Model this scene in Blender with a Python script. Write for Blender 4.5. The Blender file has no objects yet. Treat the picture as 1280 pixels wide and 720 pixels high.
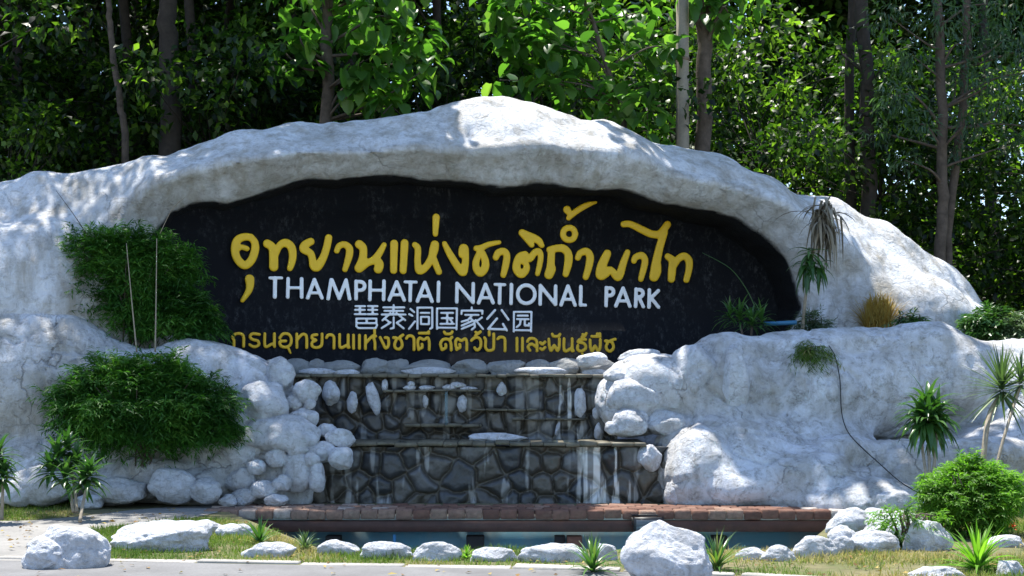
import bpy, math, random
import numpy as np
sc = bpy.context.scene
COL = sc.collection
R = math.radians

# ------------------------------------------------------------------ camera, light, exposure
F_PX, CAM_Z, HOR = 1680.0, 1.7, 480.0          # focal length in photo pixels, eye height, horizon row
cam = bpy.data.cameras.new('camera'); cam_o = bpy.data.objects.new('camera', cam); COL.objects.link(cam_o)
cam.sensor_width = 36; cam.lens = 36 * F_PX / 1280; cam.shift_y = (HOR - 360) / 1280
cam.clip_start = 0.1; cam.clip_end = 2000
cam_o.location = (0, 0, CAM_Z); cam_o.rotation_euler = (R(90), 0, 0)
sc.camera = cam_o
SUN_EL, SUN_AZ = 74.0, -38.0                    # azimuth measured from +Y towards +X
world = bpy.data.worlds.new('World'); sc.world = world; world.use_nodes = True
wn = world.node_tree.nodes; wl = world.node_tree.links
sky = wn.new('ShaderNodeTexSky'); sky.sky_type = 'NISHITA'; sky.sun_disc = False
sky.sun_elevation = R(SUN_EL); sky.sun_rotation = R(SUN_AZ)
sky.air_density = 1.0; sky.dust_density = 0.4; sky.ozone_density = 1.6
wl.new(sky.outputs[0], wn['Background'].inputs[0]); wn['Background'].inputs[1].default_value = 0.13
sun = bpy.data.lights.new('sun', 'SUN'); sun.energy = 4.6; sun.angle = R(0.5); sun.color = (1.0, 0.95, 0.86)
sun_o = bpy.data.objects.new('sun', sun); COL.objects.link(sun_o)
sun_o.rotation_euler = (R(90 - SUN_EL), 0, R(180 - SUN_AZ) )
sun_o.location = (-10, 40, 50)
sc.view_settings.view_transform = 'Standard'; sc.view_settings.look = 'None'
sc.view_settings.exposure = 1.25; sc.view_settings.gamma = 1
sc.view_settings.use_curve_mapping = False
sc.cycles.max_bounces = 7; sc.cycles.transmission_bounces = 5; sc.cycles.diffuse_bounces = 4
sc.cycles.glossy_bounces = 2; sc.cycles.use_denoising = True

# ------------------------------------------------------------------ helpers
def ray(px, py, Y):
    return np.array([(px - 640) / F_PX * Y, Y, CAM_Z + (HOR - py) / F_PX * Y])
def gnd(px, py, z=0.0):
    Y = (CAM_Z - z) * F_PX / (py - HOR)
    return ((px - 640) / F_PX * Y, Y)
def pmat(name): 
    m = bpy.data.materials.new(name); m.use_nodes = True
    return m, m.node_tree.nodes, m.node_tree.links, m.node_tree.nodes['Principled BSDF']
def empty(name, label, cat, loc=(0, 0, 0), group=None, kind=None):
    o = bpy.data.objects.new(name, None); COL.objects.link(o); o.location = loc
    o.empty_display_size = .2
    tag(o, label, cat, group, kind); return o
def tag(o, label=None, cat=None, group=None, kind=None):
    if label: o['label'] = label
    if cat: o['category'] = cat
    if group: o['group'] = group
    if kind: o['kind'] = kind
    return o
def build(name, V, Fs, mat, parent=None, smooth=False, attrs=None, loc=None):
    """Fs: list of int arrays (n,3) or (n,4). V in world space; the object origin goes to loc (or the parent's)."""
    V = np.asarray(V, float).reshape(-1, 3)
    if parent is not None: org = np.array(parent.matrix_world.translation if False else world_loc(parent))
    elif loc is not None: org = np.array(loc)
    else: org = np.array([V[:, 0].mean(), V[:, 1].mean(), V[:, 2].min()])
    o_loc = org if parent is None else np.zeros(3)
    me = bpy.data.meshes.new(name)
    Fs = [np.asarray(f, np.int64) for f in Fs if len(f)]
    nl = sum(f.size for f in Fs); npoly = sum(len(f) for f in Fs)
    me.vertices.add(len(V)); me.vertices.foreach_set('co', (V - org).astype(np.float32).ravel())
    me.loops.add(nl); me.polygons.add(npoly)
    me.loops.foreach_set('vertex_index', np.concatenate([f.ravel() for f in Fs]).astype(np.int32))
    tot = np.concatenate([np.full(len(f), f.shape[1]) for f in Fs]); st = np.concatenate([[0], np.cumsum(tot)[:-1]])
    me.polygons.foreach_set('loop_start', st.astype(np.int32))
    me.update(calc_edges=True); me.validate()
    if attrs:
        for k, a in attrs.items():
            at = me.attributes.new(k, 'FLOAT', 'POINT'); at.data.foreach_set('value', np.asarray(a, np.float32))
    if smooth: me.polygons.foreach_set('use_smooth', np.ones(len(me.polygons), bool))
    if mat: me.materials.append(mat)
    o = bpy.data.objects.new(name, me); COL.objects.link(o); o.location = o_loc
    if parent is not None: o.parent = parent
    return o
def world_loc(o):
    p = np.zeros(3)
    while o is not None: p += np.array(o.location); o = o.parent
    return p
def norm(a): return a / (np.linalg.norm(a, axis=-1, keepdims=True) + 1e-9)
# value noise
def _h(i, j, k, s):
    n = (i * 73856093) ^ (j * 19349663) ^ (k * 83492791) ^ (s * 2654435761)
    n = (n ^ (n >> 13)) * 1274126177 & 0x7fffffff
    n = (n ^ (n >> 16)) & 0xffff
    return n / 32767.5 - 1.0
def vnoise(P, s=0):
    P = np.asarray(P, float); I = np.floor(P).astype(np.int64); f = P - I; f = f * f * f * (f * (f * 6 - 15) + 10)
    i, j, k = I[..., 0], I[..., 1], I[..., 2]; x, y, z = f[..., 0], f[..., 1], f[..., 2]
    L = lambda a, b, t: a + (b - a) * t
    return L(L(L(_h(i, j, k, s), _h(i+1, j, k, s), x), L(_h(i, j+1, k, s), _h(i+1, j+1, k, s), x), y),
             L(L(_h(i, j, k+1, s), _h(i+1, j, k+1, s), x), L(_h(i, j+1, k+1, s), _h(i+1, j+1, k+1, s), x), y), z)
def fbm(P, o=4, s=0, g=.5):
    P = np.asarray(P, float); a = 1.; t = 0
    for q in range(o): t = t + a * vnoise(P * 2.03 ** q + q * 17.3, s + q); a *= g
    return t
def surface_nets(Fv, o, h):
    s = Fv < 0; nx, ny, nz = Fv.shape; dims = (nx-1, ny-1, nz-1)
    ids, pos, quads = [], [], []
    for ax in range(3):
        a = [slice(None)] * 3; b = [slice(None)] * 3; a[ax] = slice(0, -1); b[ax] = slice(1, None)
        A, B = Fv[tuple(a)], Fv[tuple(b)]; c = np.argwhere((A < 0) != (B < 0))
        if not len(c): continue
        va = A[tuple(c.T)]; vb = B[tuple(c.T)]; p = c.astype(float); p[:, ax] += va / (va - vb)
        u, v = [(1, 2), (2, 0), (0, 1)][ax]; four = []; okc = np.ones(len(c), bool)
        for du, dv in ((0, 0), (-1, 0), (-1, -1), (0, -1)):
            q = c.copy(); q[:, u] += du; q[:, v] += dv
            ok = ((q >= 0) & (q < np.array(dims))).all(1); okc &= ok
            fid = (q[:, 0] * dims[1] + q[:, 1]) * dims[2] + q[:, 2]
            ids.append(fid[ok]); pos.append(p[ok]); four.append(fid)
        Q = np.stack(four, 1)[okc]; neg = (va < 0)[okc]
        Q[~neg] = Q[~neg][:, ::-1]; quads.append(Q)
    ids = np.concatenate(ids); pos = np.concatenate(pos); quads = np.concatenate(quads)
    un, inv = np.unique(ids, return_inverse=True); cnt = np.bincount(inv)
    V = np.stack([np.bincount(inv, pos[:, k]) / cnt for k in range(3)], 1) * h + np.asarray(o)
    return V, np.searchsorted(un, quads)
def vnormals(V, Q):
    n = np.zeros_like(V); fn = np.cross(V[Q[:, 2]] - V[Q[:, 0]], V[Q[:, 3 % Q.shape[1]]] - V[Q[:, 1]])
    for k in range(Q.shape[1]): 
        for d in range(3): n[:, d] += np.bincount(Q[:, k], fn[:, d], len(V))
    return norm(n)
def smin(a, b, k):
    h = np.clip(.5 + .5 * (b - a) / k, 0, 1); return b + (a - b) * h - k * h * (1 - h)
def smax(a, b, k): return -smin(-a, -b, k)
def poly_sd(P, poly):
    """signed distance (negative inside) of points P (n,2) to a polygon"""
    poly = np.asarray(poly, float); d = np.full(len(P), 1e9); ins = np.zeros(len(P), bool)
    for a, b in zip(poly, np.roll(poly, -1, 0)):
        e = b - a; w = P - a; t = np.clip((w @ e) / (e @ e + 1e-12), 0, 1); q = w - t[:, None] * e
        d = np.minimum(d, (q * q).sum(1))
        c = ((a[1] > P[:, 1]) != (b[1] > P[:, 1])) & (P[:, 0] < (b[0]-a[0]) * (P[:, 1]-a[1]) / (b[1]-a[1] + 1e-12) + a[0]); ins ^= c
    d = np.sqrt(d); return np.where(ins, -d, d)
def catmull(pts, n=4, closed=False):
    P = np.asarray(pts, float); m = len(P); out = []
    for i in range(m if closed else m - 1):
        g = lambda k: P[k % m] if closed else P[min(max(k, 0), m-1)]
        p0, p1, p2, p3 = g(i-1), g(i), g(i+1), g(i+2)
        for q in range(n):
            t = q / n
            out.append(.5 * ((2*p1) + (p2-p0)*t + (2*p0-5*p1+4*p2-p3)*t*t + (3*p1-p0-3*p2+p3)*t**3))
    if not closed: out.append(P[-1])
    return np.array(out)
def tube(pts, rad, seg=8, cap=True):
    P = np.asarray(pts, float); r = np.broadcast_to(np.asarray(rad, float), (len(P),)); T = norm(np.gradient(P, axis=0))
    ref = np.array([0.3, 0.2, 1.]) if abs(T[:, 2]).mean() < .8 else np.array([1., .1, 0])
    U = norm(np.cross(T, ref)); W = np.cross(T, U); a = np.linspace(0, 2*np.pi, seg, endpoint=False)
    V = (P[:, None] + r[:, None, None] * (np.cos(a)[None, :, None] * U[:, None] + np.sin(a)[None, :, None] * W[:, None])).reshape(-1, 3)
    i = np.arange(len(P)-1)[:, None] * seg; j = np.arange(seg)[None]; jn = (j+1) % seg
    Q = np.stack([i+j, i+jn, i+seg+jn, i+seg+j], -1).reshape(-1, 4)
    tris = np.zeros((0, 3), int)
    if cap:
        V = np.vstack([V, P[:1], P[-1:]]); n0 = len(P)*seg; k = np.arange(seg); kn = (k+1) % seg
        tris = np.vstack([np.stack([kn, k, np.full(seg, n0)], 1), np.stack([n0-seg+k, n0-seg+kn, np.full(seg, n0+1)], 1)])
    return V, Q, tris
class MB:
    def __init__(s): s.V = []; s.Q = []; s.T = []; s.n = 0; s.A = []
    def add(s, V, Q=None, T=None, tint=0.5):
        if Q is not None and len(Q): s.Q.append(np.asarray(Q) + s.n)
        if T is not None and len(T): s.T.append(np.asarray(T) + s.n)
        V = np.asarray(V, float); s.V.append(V); s.n += len(V); s.A.append(np.broadcast_to(np.asarray(tint, float), (len(V),)))
        return s
    def tube(s, pts, rad, seg=8, tint=.5):
        V, Q, T = tube(pts, rad, seg); return s.add(V, Q, T, tint)
    def box(s, c, size, rot=0, tint=.5, bev=0.0, rng=None):
        c = np.array(c, float); h = np.array(size, float) / 2
        if bev <= 0:
            V = np.array([[x, y, z] for x in (-1, 1) for y in (-1, 1) for z in (-1, 1)], float) * h
            Q = [[0,1,3,2],[4,6,7,5],[0,4,5,1],[2,3,7,6],[0,2,6,4],[1,5,7,3]]; T = None
        else:   # chamfered box: 24 verts
            V = []; idx = {}
            for x in (-1, 1):
                for y in (-1, 1):
                    for z in (-1, 1):
                        for a in range(3):
                            p = np.array([x, y, z], float) * (h - bev); p[a] = (x, y, z)[a] * h[a]
                            idx[(x, y, z, a)] = len(V); V.append(p)
            V = np.array(V); Q = []; T = []
            for a in range(3):
                b, c2 = (a+1) % 3, (a+2) % 3
                for sgn in (-1, 1):
                    f = []
                    for u, v in ((-1,-1),(1,-1),(1,1),(-1,1)):
                        k = [0,0,0]; k[a] = sgn; k[b] = u; k[c2] = v; f.append(idx[(*k, a)])
                    Q.append(f if sgn > 0 else f[::-1])
                for s1 in (-1, 1):
                    for s2 in (-1, 1):      # edge parallel to a, between faces b and c2
                        k0 = [0,0,0]; k1 = [0,0,0]; k0[a] = -1; k1[a] = 1
                        for k in (k0, k1): k[b] = s1; k[c2] = s2
                        f = [idx[(*k0, b)], idx[(*k1, b)], idx[(*k1, c2)], idx[(*k0, c2)]]
                        Q.append(f if s1*s2 < 0 else f[::-1])
            for x in (-1, 1):
                for y in (-1, 1):
                    for z in (-1, 1):
                        f = [idx[(x,y,z,0)], idx[(x,y,z,1)], idx[(x,y,z,2)]]; T.append(f if x*y*z > 0 else f[::-1])
        if rng is not None: V = V + rng.normal(0, 1, V.shape) * 0.0035
        cr, sr = math.cos(rot), math.sin(rot); V = V @ np.array([[cr, sr, 0], [-sr, cr, 0], [0, 0, 1]]) + c
        return s.add(V, Q, T, tint)
    def build(s, name, mat, parent=None, smooth=False, loc=None):
        Fs = []
        if s.Q: Fs.append(np.concatenate(s.Q))
        if s.T: Fs.append(np.concatenate(s.T))
        return build(name, np.concatenate(s.V), Fs, mat, parent, smooth, {'tint': np.concatenate(s.A)}, loc)
_ico = {}
def ico(sub):
    if sub not in _ico:
        t = (1 + 5 ** .5) / 2
        V = [(-1,t,0),(1,t,0),(-1,-t,0),(1,-t,0),(0,-1,t),(0,1,t),(0,-1,-t),(0,1,-t),(t,0,-1),(t,0,1),(-t,0,-1),(-t,0,1)]
        Fc = [(0,11,5),(0,5,1),(0,1,7),(0,7,10),(0,10,11),(1,5,9),(5,11,4),(11,10,2),(10,7,6),(7,1,8),(3,9,4),(3,4,2),(3,2,6),(3,6,8),(3,8,9),(4,9,5),(2,4,11),(6,2,10),(8,6,7),(9,8,1)]
        V = [np.array(v) / np.linalg.norm(v) for v in V]
        for _ in range(sub):
            c = {}; nf = []
            def mid(a, b):
                k = (min(a, b), max(a, b))
                if k not in c: m = V[a] + V[b]; c[k] = len(V); V.append(m / np.linalg.norm(m))
                return c[k]
            for a, b, d in Fc:
                x, y, z = mid(a, b), mid(b, d), mid(d, a); nf += [(a,x,z),(b,y,x),(d,z,y),(x,y,z)]
            Fc = nf
        _ico[sub] = (np.array(V), np.array(Fc))
    return _ico[sub]
def rock_geo(c, r, seed, sub=4, rough=.22, box=.35, rot=0.):
    """boulder: ball pushed towards a rounded, faceted block"""
    V, T = ico(sub); rg = np.random.default_rng(seed); P = V.copy()
    for _ in range(6):                                    # flatten some sides
        n = norm(rg.normal(size=3)); d = rg.uniform(.68, .92); k = P @ n - d
        P = P - np.clip(k, 0, None)[:, None] * n * (.5 + box)
    P = P * (1 + rough * fbm(V * 1.3 + seed * 3.7, 3, seed)[:, None] * .6) 
    P = P + V * (fbm(V * 6 + seed, 3, seed + 5) * .022)[:, None]
    P = P / np.abs(P).max(0)
    cr, sr = math.cos(rot), math.sin(rot); P = P * np.array(r); P = P @ np.array([[cr, 0, -sr], [0, 1, 0], [sr, 0, cr]])
    return P + np.array(c), T

# ------------------------------------------------------------------ materials
def ramp(n, a, b, ca=(0, 0, 0, 1), cb=(1, 1, 1, 1)):
    r = n.new('ShaderNodeValToRGB'); e = r.color_ramp.elements; e[0].position = a; e[1].position = b; e[0].color = ca; e[1].color = cb; return r
def noise(n, l, vec, scale, detail=6, rough=.6, dist=0.):
    t = n.new('ShaderNodeTexNoise'); t.inputs['Scale'].default_value = scale; t.inputs['Detail'].default_value = detail
    t.inputs['Roughness'].default_value = rough; t.inputs['Distortion'].default_value = dist
    if vec is not None: l.new(vec, t.inputs['Vector'])
    return t
def mixc(n, l, fac, a, b, mode='MIX'):
    m = n.new('ShaderNodeMix'); m.data_type = 'RGBA'; m.blend_type = mode
    for s, v in ((m.inputs[0], fac), (m.inputs[6], a), (m.inputs[7], b)):
        if hasattr(v, 'is_linked'): l.new(v, s)
        elif isinstance(v, (int, float)): s.default_value = v
        else: s.default_value = (*v, 1) if len(v) == 3 else v
    return m.outputs[2]
def mth(n, l, op, a, b=None):
    m = n.new('ShaderNodeMath'); m.operation = op
    for s, v in ((m.inputs[0], a), (m.inputs[1], b)):
        if v is None: continue
        if hasattr(v, 'is_linked'): l.new(v, s)
        else: s.default_value = v
    return m.outputs[0]
def coords(n, l, scale=(1, 1, 1), kind='Object'):
    c = n.new('ShaderNodeTexCoord'); m = n.new('ShaderNodeMapping'); m.inputs['Scale'].default_value = scale
    l.new(c.outputs[kind], m.inputs[0]); return m.outputs[0]
def bump(n, l, h, strength, dist, b, normal=None):
    q = n.new('ShaderNodeBump'); q.inputs['Strength'].default_value = strength; q.inputs['Distance'].default_value = dist
    l.new(h, q.inputs['Height'])
    if normal is not None: l.new(normal, q.inputs['Normal'])
    l.new(q.outputs[0], b.inputs['Normal']); return q.outputs[0]
def white_rock(name, white=(.80, .80, .80), grime=.5, stain=.3, crack=.5, sc_=1.0):
    m, n, l, b = pmat(name); v = coords(n, l); vs = coords(n, l, (2.2, 2.2, .45))
    n1 = noise(n, l, v, .9 * sc_, 8, .68, .4); r1 = ramp(n, .40, .64); l.new(n1.outputs[0], r1.inputs[0])
    n2 = noise(n, l, vs, 1.6 * sc_, 6, .65); r2 = ramp(n, .47, .70); l.new(n2.outputs[0], r2.inputs[0])
    n3 = noise(n, l, v, 26, 7, .8); r3 = ramp(n, .42, .60); l.new(n3.outputs[0], r3.inputs[0])
    n4 = noise(n, l, v, 6 * sc_, 8, .7, .8); r4 = ramp(n, .45, .64); l.new(n4.outputs[0], r4.inputs[0])
    c = mixc(n, l, mth(n, l, 'MULTIPLY', r1.outputs[0], grime), white, (.40, .39, .37))
    c = mixc(n, l, mth(n, l, 'MULTIPLY', r2.outputs[0], stain), c, (.33, .29, .22))
    g2 = mth(n, l, 'MULTIPLY', r4.outputs[0], mth(n, l, 'ADD', mth(n, l, 'MULTIPLY', r3.outputs[0], .75), .2))
    c = mixc(n, l, mth(n, l, 'MULTIPLY', g2, grime * 1.2), c, (.24, .235, .225))
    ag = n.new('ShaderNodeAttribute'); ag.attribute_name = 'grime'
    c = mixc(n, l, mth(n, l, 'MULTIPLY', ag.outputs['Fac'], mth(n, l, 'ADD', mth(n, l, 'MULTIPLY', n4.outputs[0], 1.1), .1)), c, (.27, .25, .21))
    w = n.new('ShaderNodeTexVoronoi'); w.feature = 'DISTANCE_TO_EDGE'; w.inputs['Scale'].default_value = 1.1 * sc_
    nd = noise(n, l, v, 2.5, 5, .6); va = n.new('ShaderNodeVectorMath'); va.operation = 'ADD'
    l.new(v, va.inputs[0]); vm = n.new('ShaderNodeVectorMath'); vm.operation = 'SCALE'; vm.inputs[3].default_value = .55
    l.new(nd.outputs[1], vm.inputs[0]); l.new(vm.outputs[0], va.inputs[1]); l.new(va.outputs[0], w.inputs['Vector'])
    rc = ramp(n, .0, .022, (1, 1, 1, 1), (0, 0, 0, 1)); l.new(w.outputs['Distance'], rc.inputs[0])
    nm = noise(n, l, v, .8, 3); rm = ramp(n, .5, .62); l.new(nm.outputs[0], rm.inputs[0])
    cr = mth(n, l, 'MULTIPLY', mth(n, l, 'MULTIPLY', rc.outputs[0], rm.outputs[0]), crack)
    c = mixc(n, l, cr, c, (.16, .155, .15))
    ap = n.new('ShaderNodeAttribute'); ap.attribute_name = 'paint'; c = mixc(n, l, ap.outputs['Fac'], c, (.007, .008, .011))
    l.new(c, b.inputs['Base Color']); b.inputs['Roughness'].default_value = .88; b.inputs['Specular IOR Level'].default_value = .25
    hh = mth(n, l, 'ADD', n3.outputs[0], mth(n, l, 'MULTIPLY', n4.outputs[0], 2.4))
    hh = mth(n, l, 'SUBTRACT', hh, mth(n, l, 'MULTIPLY', cr, 1.5))
    bump(n, l, hh, .85, .045, b)
    return m
M = {}
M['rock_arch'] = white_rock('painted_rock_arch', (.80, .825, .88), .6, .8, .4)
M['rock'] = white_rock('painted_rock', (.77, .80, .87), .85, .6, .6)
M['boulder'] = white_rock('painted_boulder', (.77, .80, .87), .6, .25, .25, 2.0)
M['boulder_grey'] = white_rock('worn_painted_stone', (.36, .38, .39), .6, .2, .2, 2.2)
def simple(name, col, rough=.6, var=.3, scale=8, bmp=.2, spec=.4, dark=None, metal=0):
    m, n, l, b = pmat(name); v = coords(n, l); t = noise(n, l, v, scale, 8, .65); r = ramp(n, .35, .7); l.new(t.outputs[0], r.inputs[0])
    dk = dark or tuple(x * (1 - var) for x in col)
    l.new(mixc(n, l, r.outputs[0], col, dk), b.inputs['Base Color']); b.inputs['Roughness'].default_value = rough
    b.inputs['Specular IOR Level'].default_value = spec; b.inputs['Metallic'].default_value = metal
    if bmp: bump(n, l, t.outputs[0], bmp, .02, b)
    return m
M['yellow'] = simple('yellow_paint', (.80, .49, .012), .45, .12, 5, .05)
M['yellow_dull'] = simple('dull_yellow_paint', (.84, .51, .025), .5, .15, 6, .05)
M['letter_white'] = simple('white_paint', (.86, .87, .9), .5, .06, 6, .05)
M['bark'] = simple('grey_brown_bark', (.11, .085, .07), .9, .55, 9, .8)
M['bark_dark'] = simple('dark_bark', (.05, .04, .035), .9, .5, 9, .8)
M['bark_pale'] = simple('pale_bark', (.22, .17, .13), .9, .45, 9, .6)
M['cane'] = simple('pale_cane', (.33, .28, .21), .8, .4, 14, .4)
M['beam'] = simple('brown_painted_beam', (.085, .034, .024), .55, .45, 5, .2)
M['post_dark'] = simple('dark_post', (.03, .022, .02), .7, .4, 6, .3)
M['post_brick'] = simple('red_brick_post', (.22, .09, .06), .85, .4, 10, .5)
M['slab'] = simple('mossy_slab', (.15, .135, .095), .6, .6, 7, .5)
M['blue_pipe'] = simple('blue_pipe', (.03, .16, .30), .35, .2, 6, 0)
M['cable'] = simple('black_cable', (.018, .018, .02), .5, .2, 6, 0)
M['black_plastic'] = simple('black_plastic', (.015, .015, .016), .4, .2, 6, 0)
M['grey_glass'] = simple('lamp_glass', (.10, .11, .12), .12, .2, 6, 0)
def concrete(name, col, sc_=1.0):
    m, n, l, b = pmat(name); v = coords(n, l); a = noise(n, l, v, 1.3*sc_, 8, .65); c = noise(n, l, v, 30, 6, .7)
    ra = ramp(n, .38, .7); l.new(a.outputs[0], ra.inputs[0]); rc = ramp(n, .4, .75); l.new(c.outputs[0], rc.inputs[0])
    k = mixc(n, l, ra.outputs[0], col, tuple(x*.62 for x in col)); k = mixc(n, l, mth(n, l, 'MULTIPLY', rc.outputs[0], .5), k, tuple(x*.45 for x in col))
    l.new(k, b.inputs['Base Color']); b.inputs['Roughness'].default_value = .85; bump(n, l, c.outputs[0], .35, .01, b); return m
M['concrete'] = concrete('path_concrete', (.27, .262, .25)); M['asphalt'] = concrete('asphalt', (.17, .17, .175))
M['kerb'] = concrete('kerb_concrete', (.42, .40, .37)); M['pole'] = concrete('pole_concrete', (.30, .26, .21), .7)
M['line'] = concrete('road_line', (.7, .7, .68))
def pool_paint():
    m, n, l, b = pmat('blue_pool_paint'); v = coords(n, l, (1, 1, .5)); a = noise(n, l, v, 1.6, 8, .7); r = ramp(n, .45, .62); l.new(a.outputs[0], r.inputs[0])
    l.new(mixc(n, l, r.outputs[0], (.14, .31, .40), (.26, .34, .37)), b.inputs['Base Color']); b.inputs['Roughness'].default_value = .6; return m
M['pool'] = pool_paint()
def water_mat():
    m, n, l, b = pmat('pool_water'); b.inputs['Base Color'].default_value = (.55, .75, .8, 1); b.inputs['Roughness'].default_value = .04
    b.inputs['Transmission Weight'].default_value = .9; b.inputs['IOR'].default_value = 1.33
    v = coords(n, l); a = noise(n, l, v, 5, 3); bump(n, l, a.outputs[0], .15, .02, b); return m
M['water'] = water_mat()
def tint_mat(name, stops, rough=.85, bscale=25, bstr=.4, joint=None, spec=.3):
    m, n, l, b = pmat(name); at = n.new('ShaderNodeAttribute'); at.attribute_name = 'tint'
    r = n.new('ShaderNodeValToRGB'); e = r.color_ramp.elements
    e[0].position = stops[0][0]; e[0].color = (*stops[0][1], 1); e[1].position = stops[-1][0]; e[1].color = (*stops[-1][1], 1)
    for p, c in stops[1:-1]: q = e.new(p); q.color = (*c, 1)
    l.new(at.outputs['Fac'], r.inputs[0]); v = coords(n, l); t = noise(n, l, v, bscale, 8, .7); rr = ramp(n, .35, .7); l.new(t.outputs[0], rr.inputs[0])
    c = mixc(n, l, mth(n, l, 'MULTIPLY', rr.outputs[0], .55), r.outputs[0], (.02, .02, .018))
    if joint:
        for key, colr in joint:
            aj = n.new('ShaderNodeAttribute'); aj.attribute_name = key; c = mixc(n, l, aj.outputs['Fac'], c, colr)
    l.new(c, b.inputs['Base Color']); b.inputs['Roughness'].default_value = rough; b.inputs['Specular IOR Level'].default_value = spec
    bump(n, l, t.outputs[0], bstr, .02, b); return m
M['cobble'] = tint_mat('dark_cobble_wall', [(0, (.028, .032, .038)), (.4, (.05, .052, .055)), (.7, (.085, .072, .052)), (1, (.105, .11, .118))], .36, 14, .5,
                       [('joint', (.060, .052, .040)), ('lime', (.62, .62, .60))], .5)
M['brick'] = tint_mat('worn_red_brick', [(0, (.12, .055, .040)), (.5, (.20, .10, .07)), (.8, (.30, .19, .14)), (1, (.60, .55, .5))], .85, 16, .6)
def panel_mat():
    m, n, l, b = pmat('black_sign_paint'); v = coords(n, l, (1, 1, .6)); a = noise(n, l, v, 2.2, 9, .75); r = ramp(n, .44, .70); l.new(a.outputs[0], r.inputs[0])
    c = noise(n, l, v, 14, 7, .8); rc = ramp(n, .50, .68); l.new(c.outputs[0], rc.inputs[0])
    l.new(mixc(n, l, mth(n, l, 'MULTIPLY', r.outputs[0], rc.outputs[0]), (.006, .007, .010), (.085, .088, .095)), b.inputs['Base Color'])
    b.inputs['Roughness'].default_value = .7; b.inputs['Specular IOR Level'].default_value = .12; bump(n, l, c.outputs[0], .25, .01, b); return m
M['panel'] = panel_mat()
def leaf_mat(name, stops, trans=.42, rough=.45, spec=.35, tcol=None):
    m, n, l, b = pmat(name); at = n.new('ShaderNodeAttribute'); at.attribute_name = 'tint'
    r = n.new('ShaderNodeValToRGB'); e = r.color_ramp.elements
    e[0].position = stops[0][0]; e[0].color = (*stops[0][1], 1); e[1].position = stops[-1][0]; e[1].color = (*stops[-1][1], 1)
    for p, c in stops[1:-1]: q = e.new(p); q.color = (*c, 1)
    l.new(at.outputs['Fac'], r.inputs[0]); l.new(r.outputs[0], b.inputs['Base Color']); b.inputs['Roughness'].default_value = rough
    b.inputs['Specular IOR Level'].default_value = spec
    t = n.new('ShaderNodeBsdfTranslucent'); l.new(mixc(n, l, 1.0, r.outputs[0], tcol or (1.9, 2.3, .8), 'MULTIPLY'), t.inputs[0])
    mx = n.new('ShaderNodeMixShader'); mx.inputs[0].default_value = trans; l.new(b.outputs[0], mx.inputs[1]); l.new(t.outputs[0], mx.inputs[2])
    l.new(mx.outputs[0], n['Material Output'].inputs[0]); return m
M['leaf_forest'] = leaf_mat('forest_leaf', [(0, (.004, .012, .003)), (.5, (.014, .038, .007)), (1, (.11, .19, .03))], .5, .4, .45, (2.3, 2.7, .8))
M['leaf_big'] = leaf_mat('broad_leaf', [(0, (.035, .090, .020)), (.6, (.070, .165, .032)), (1, (.16, .26, .06))], .5, .35, .5)
M['leaf_feather'] = leaf_mat('feathery_leaf', [(0, (.025, .055, .035)), (1, (.07, .13, .07))], .35)
M['leaf_bamboo'] = leaf_mat('fine_bush_leaf', [(0, (.020, .068, .011)), (.6, (.048, .145, .020)), (1, (.11, .23, .04))], .35, .5, .3)
M['leaf_bright'] = leaf_mat('bright_bush_leaf', [(0, (.05, .12, .014)), (.6, (.12, .26, .03)), (1, (.22, .36, .06))], .4, .5, .3)
M['leaf_drac'] = leaf_mat('glossy_strap_leaf', [(0, (.020, .055, .014)), (.6, (.04, .11, .025)), (.9, (.10, .19, .05)), (1, (.22, .2, .09))], .25, .3, .5)
M['leaf_yucca'] = leaf_mat('grey_green_strap_leaf', [(0, (.04, .075, .035)), (.8, (.11, .17, .08)), (1, (.3, .3, .18))], .2, .4, .4)
M['leaf_dry'] = leaf_mat('dry_leaf', [(0, (.12, .10, .07)), (1, (.32, .29, .23))], .2, .8, .1, (1, 1, 1))
M['straw'] = leaf_mat('straw_tuft', [(0, (.24, .16, .04)), (.6, (.42, .29, .07)), (1, (.42, .36, .12))], .3, .8, .1, (1.2, 1.1, .8))
M['grass'] = leaf_mat('grass_blade', [(0, (.05, .10, .015)), (.6, (.12, .20, .03)), (.8, (.24, .22, .08)), (1, (.38, .32, .16))], .35, .6, .2, (1.3, 1.4, .8))
M['flower'] = simple('red_flower', (.6, .09, .05), .6, .2, 9, 0)
# ------------------------------------------------------------------ ground, road, path, pool
POOL = (-3.75, 4.05, 13.8, 19.15)                       # x0, x1, y0, y1
def sheet(name, poly, z, mat, kind='structure', thick=None):
    P = [(x, y, z) for x, y in poly]; a = sum(p[0]*q[1]-q[0]*p[1] for p, q in zip(poly, poly[1:]+poly[:1]))
    if a < 0: P = P[::-1]
    o = build(name, P, [np.arange(len(P))[None]], mat, loc=(0, 0, 0)); o['kind'] = kind; return o
def ground_mat():
    m, n, l, b = pmat('grassy_ground'); v = coords(n, l); a = noise(n, l, v, 1.1, 8, .7); ra = ramp(n, .4, .66); l.new(a.outputs[0], ra.inputs[0])
    c = noise(n, l, v, 9, 8, .7); rc = ramp(n, .4, .66); l.new(c.outputs[0], rc.inputs[0])
    k = mixc(n, l, ra.outputs[0], (.085, .105, .028), (.19, .16, .085)); k = mixc(n, l, mth(n, l, 'MULTIPLY', rc.outputs[0], .6), k, (.07, .05, .03))
    l.new(k, b.inputs['Base Color']); b.inputs['Roughness'].default_value = .95; bump(n, l, c.outputs[0], .6, .03, b); return m
M['ground'] = ground_mat()
x0, x1, y0, y1 = POOL; B = 220.
PP = [(-1.95,13.8),(2.95,13.8),(4.42,17.8),(4.42,18.42),(-3.75,18.42),(-3.75,17.8)]
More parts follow.
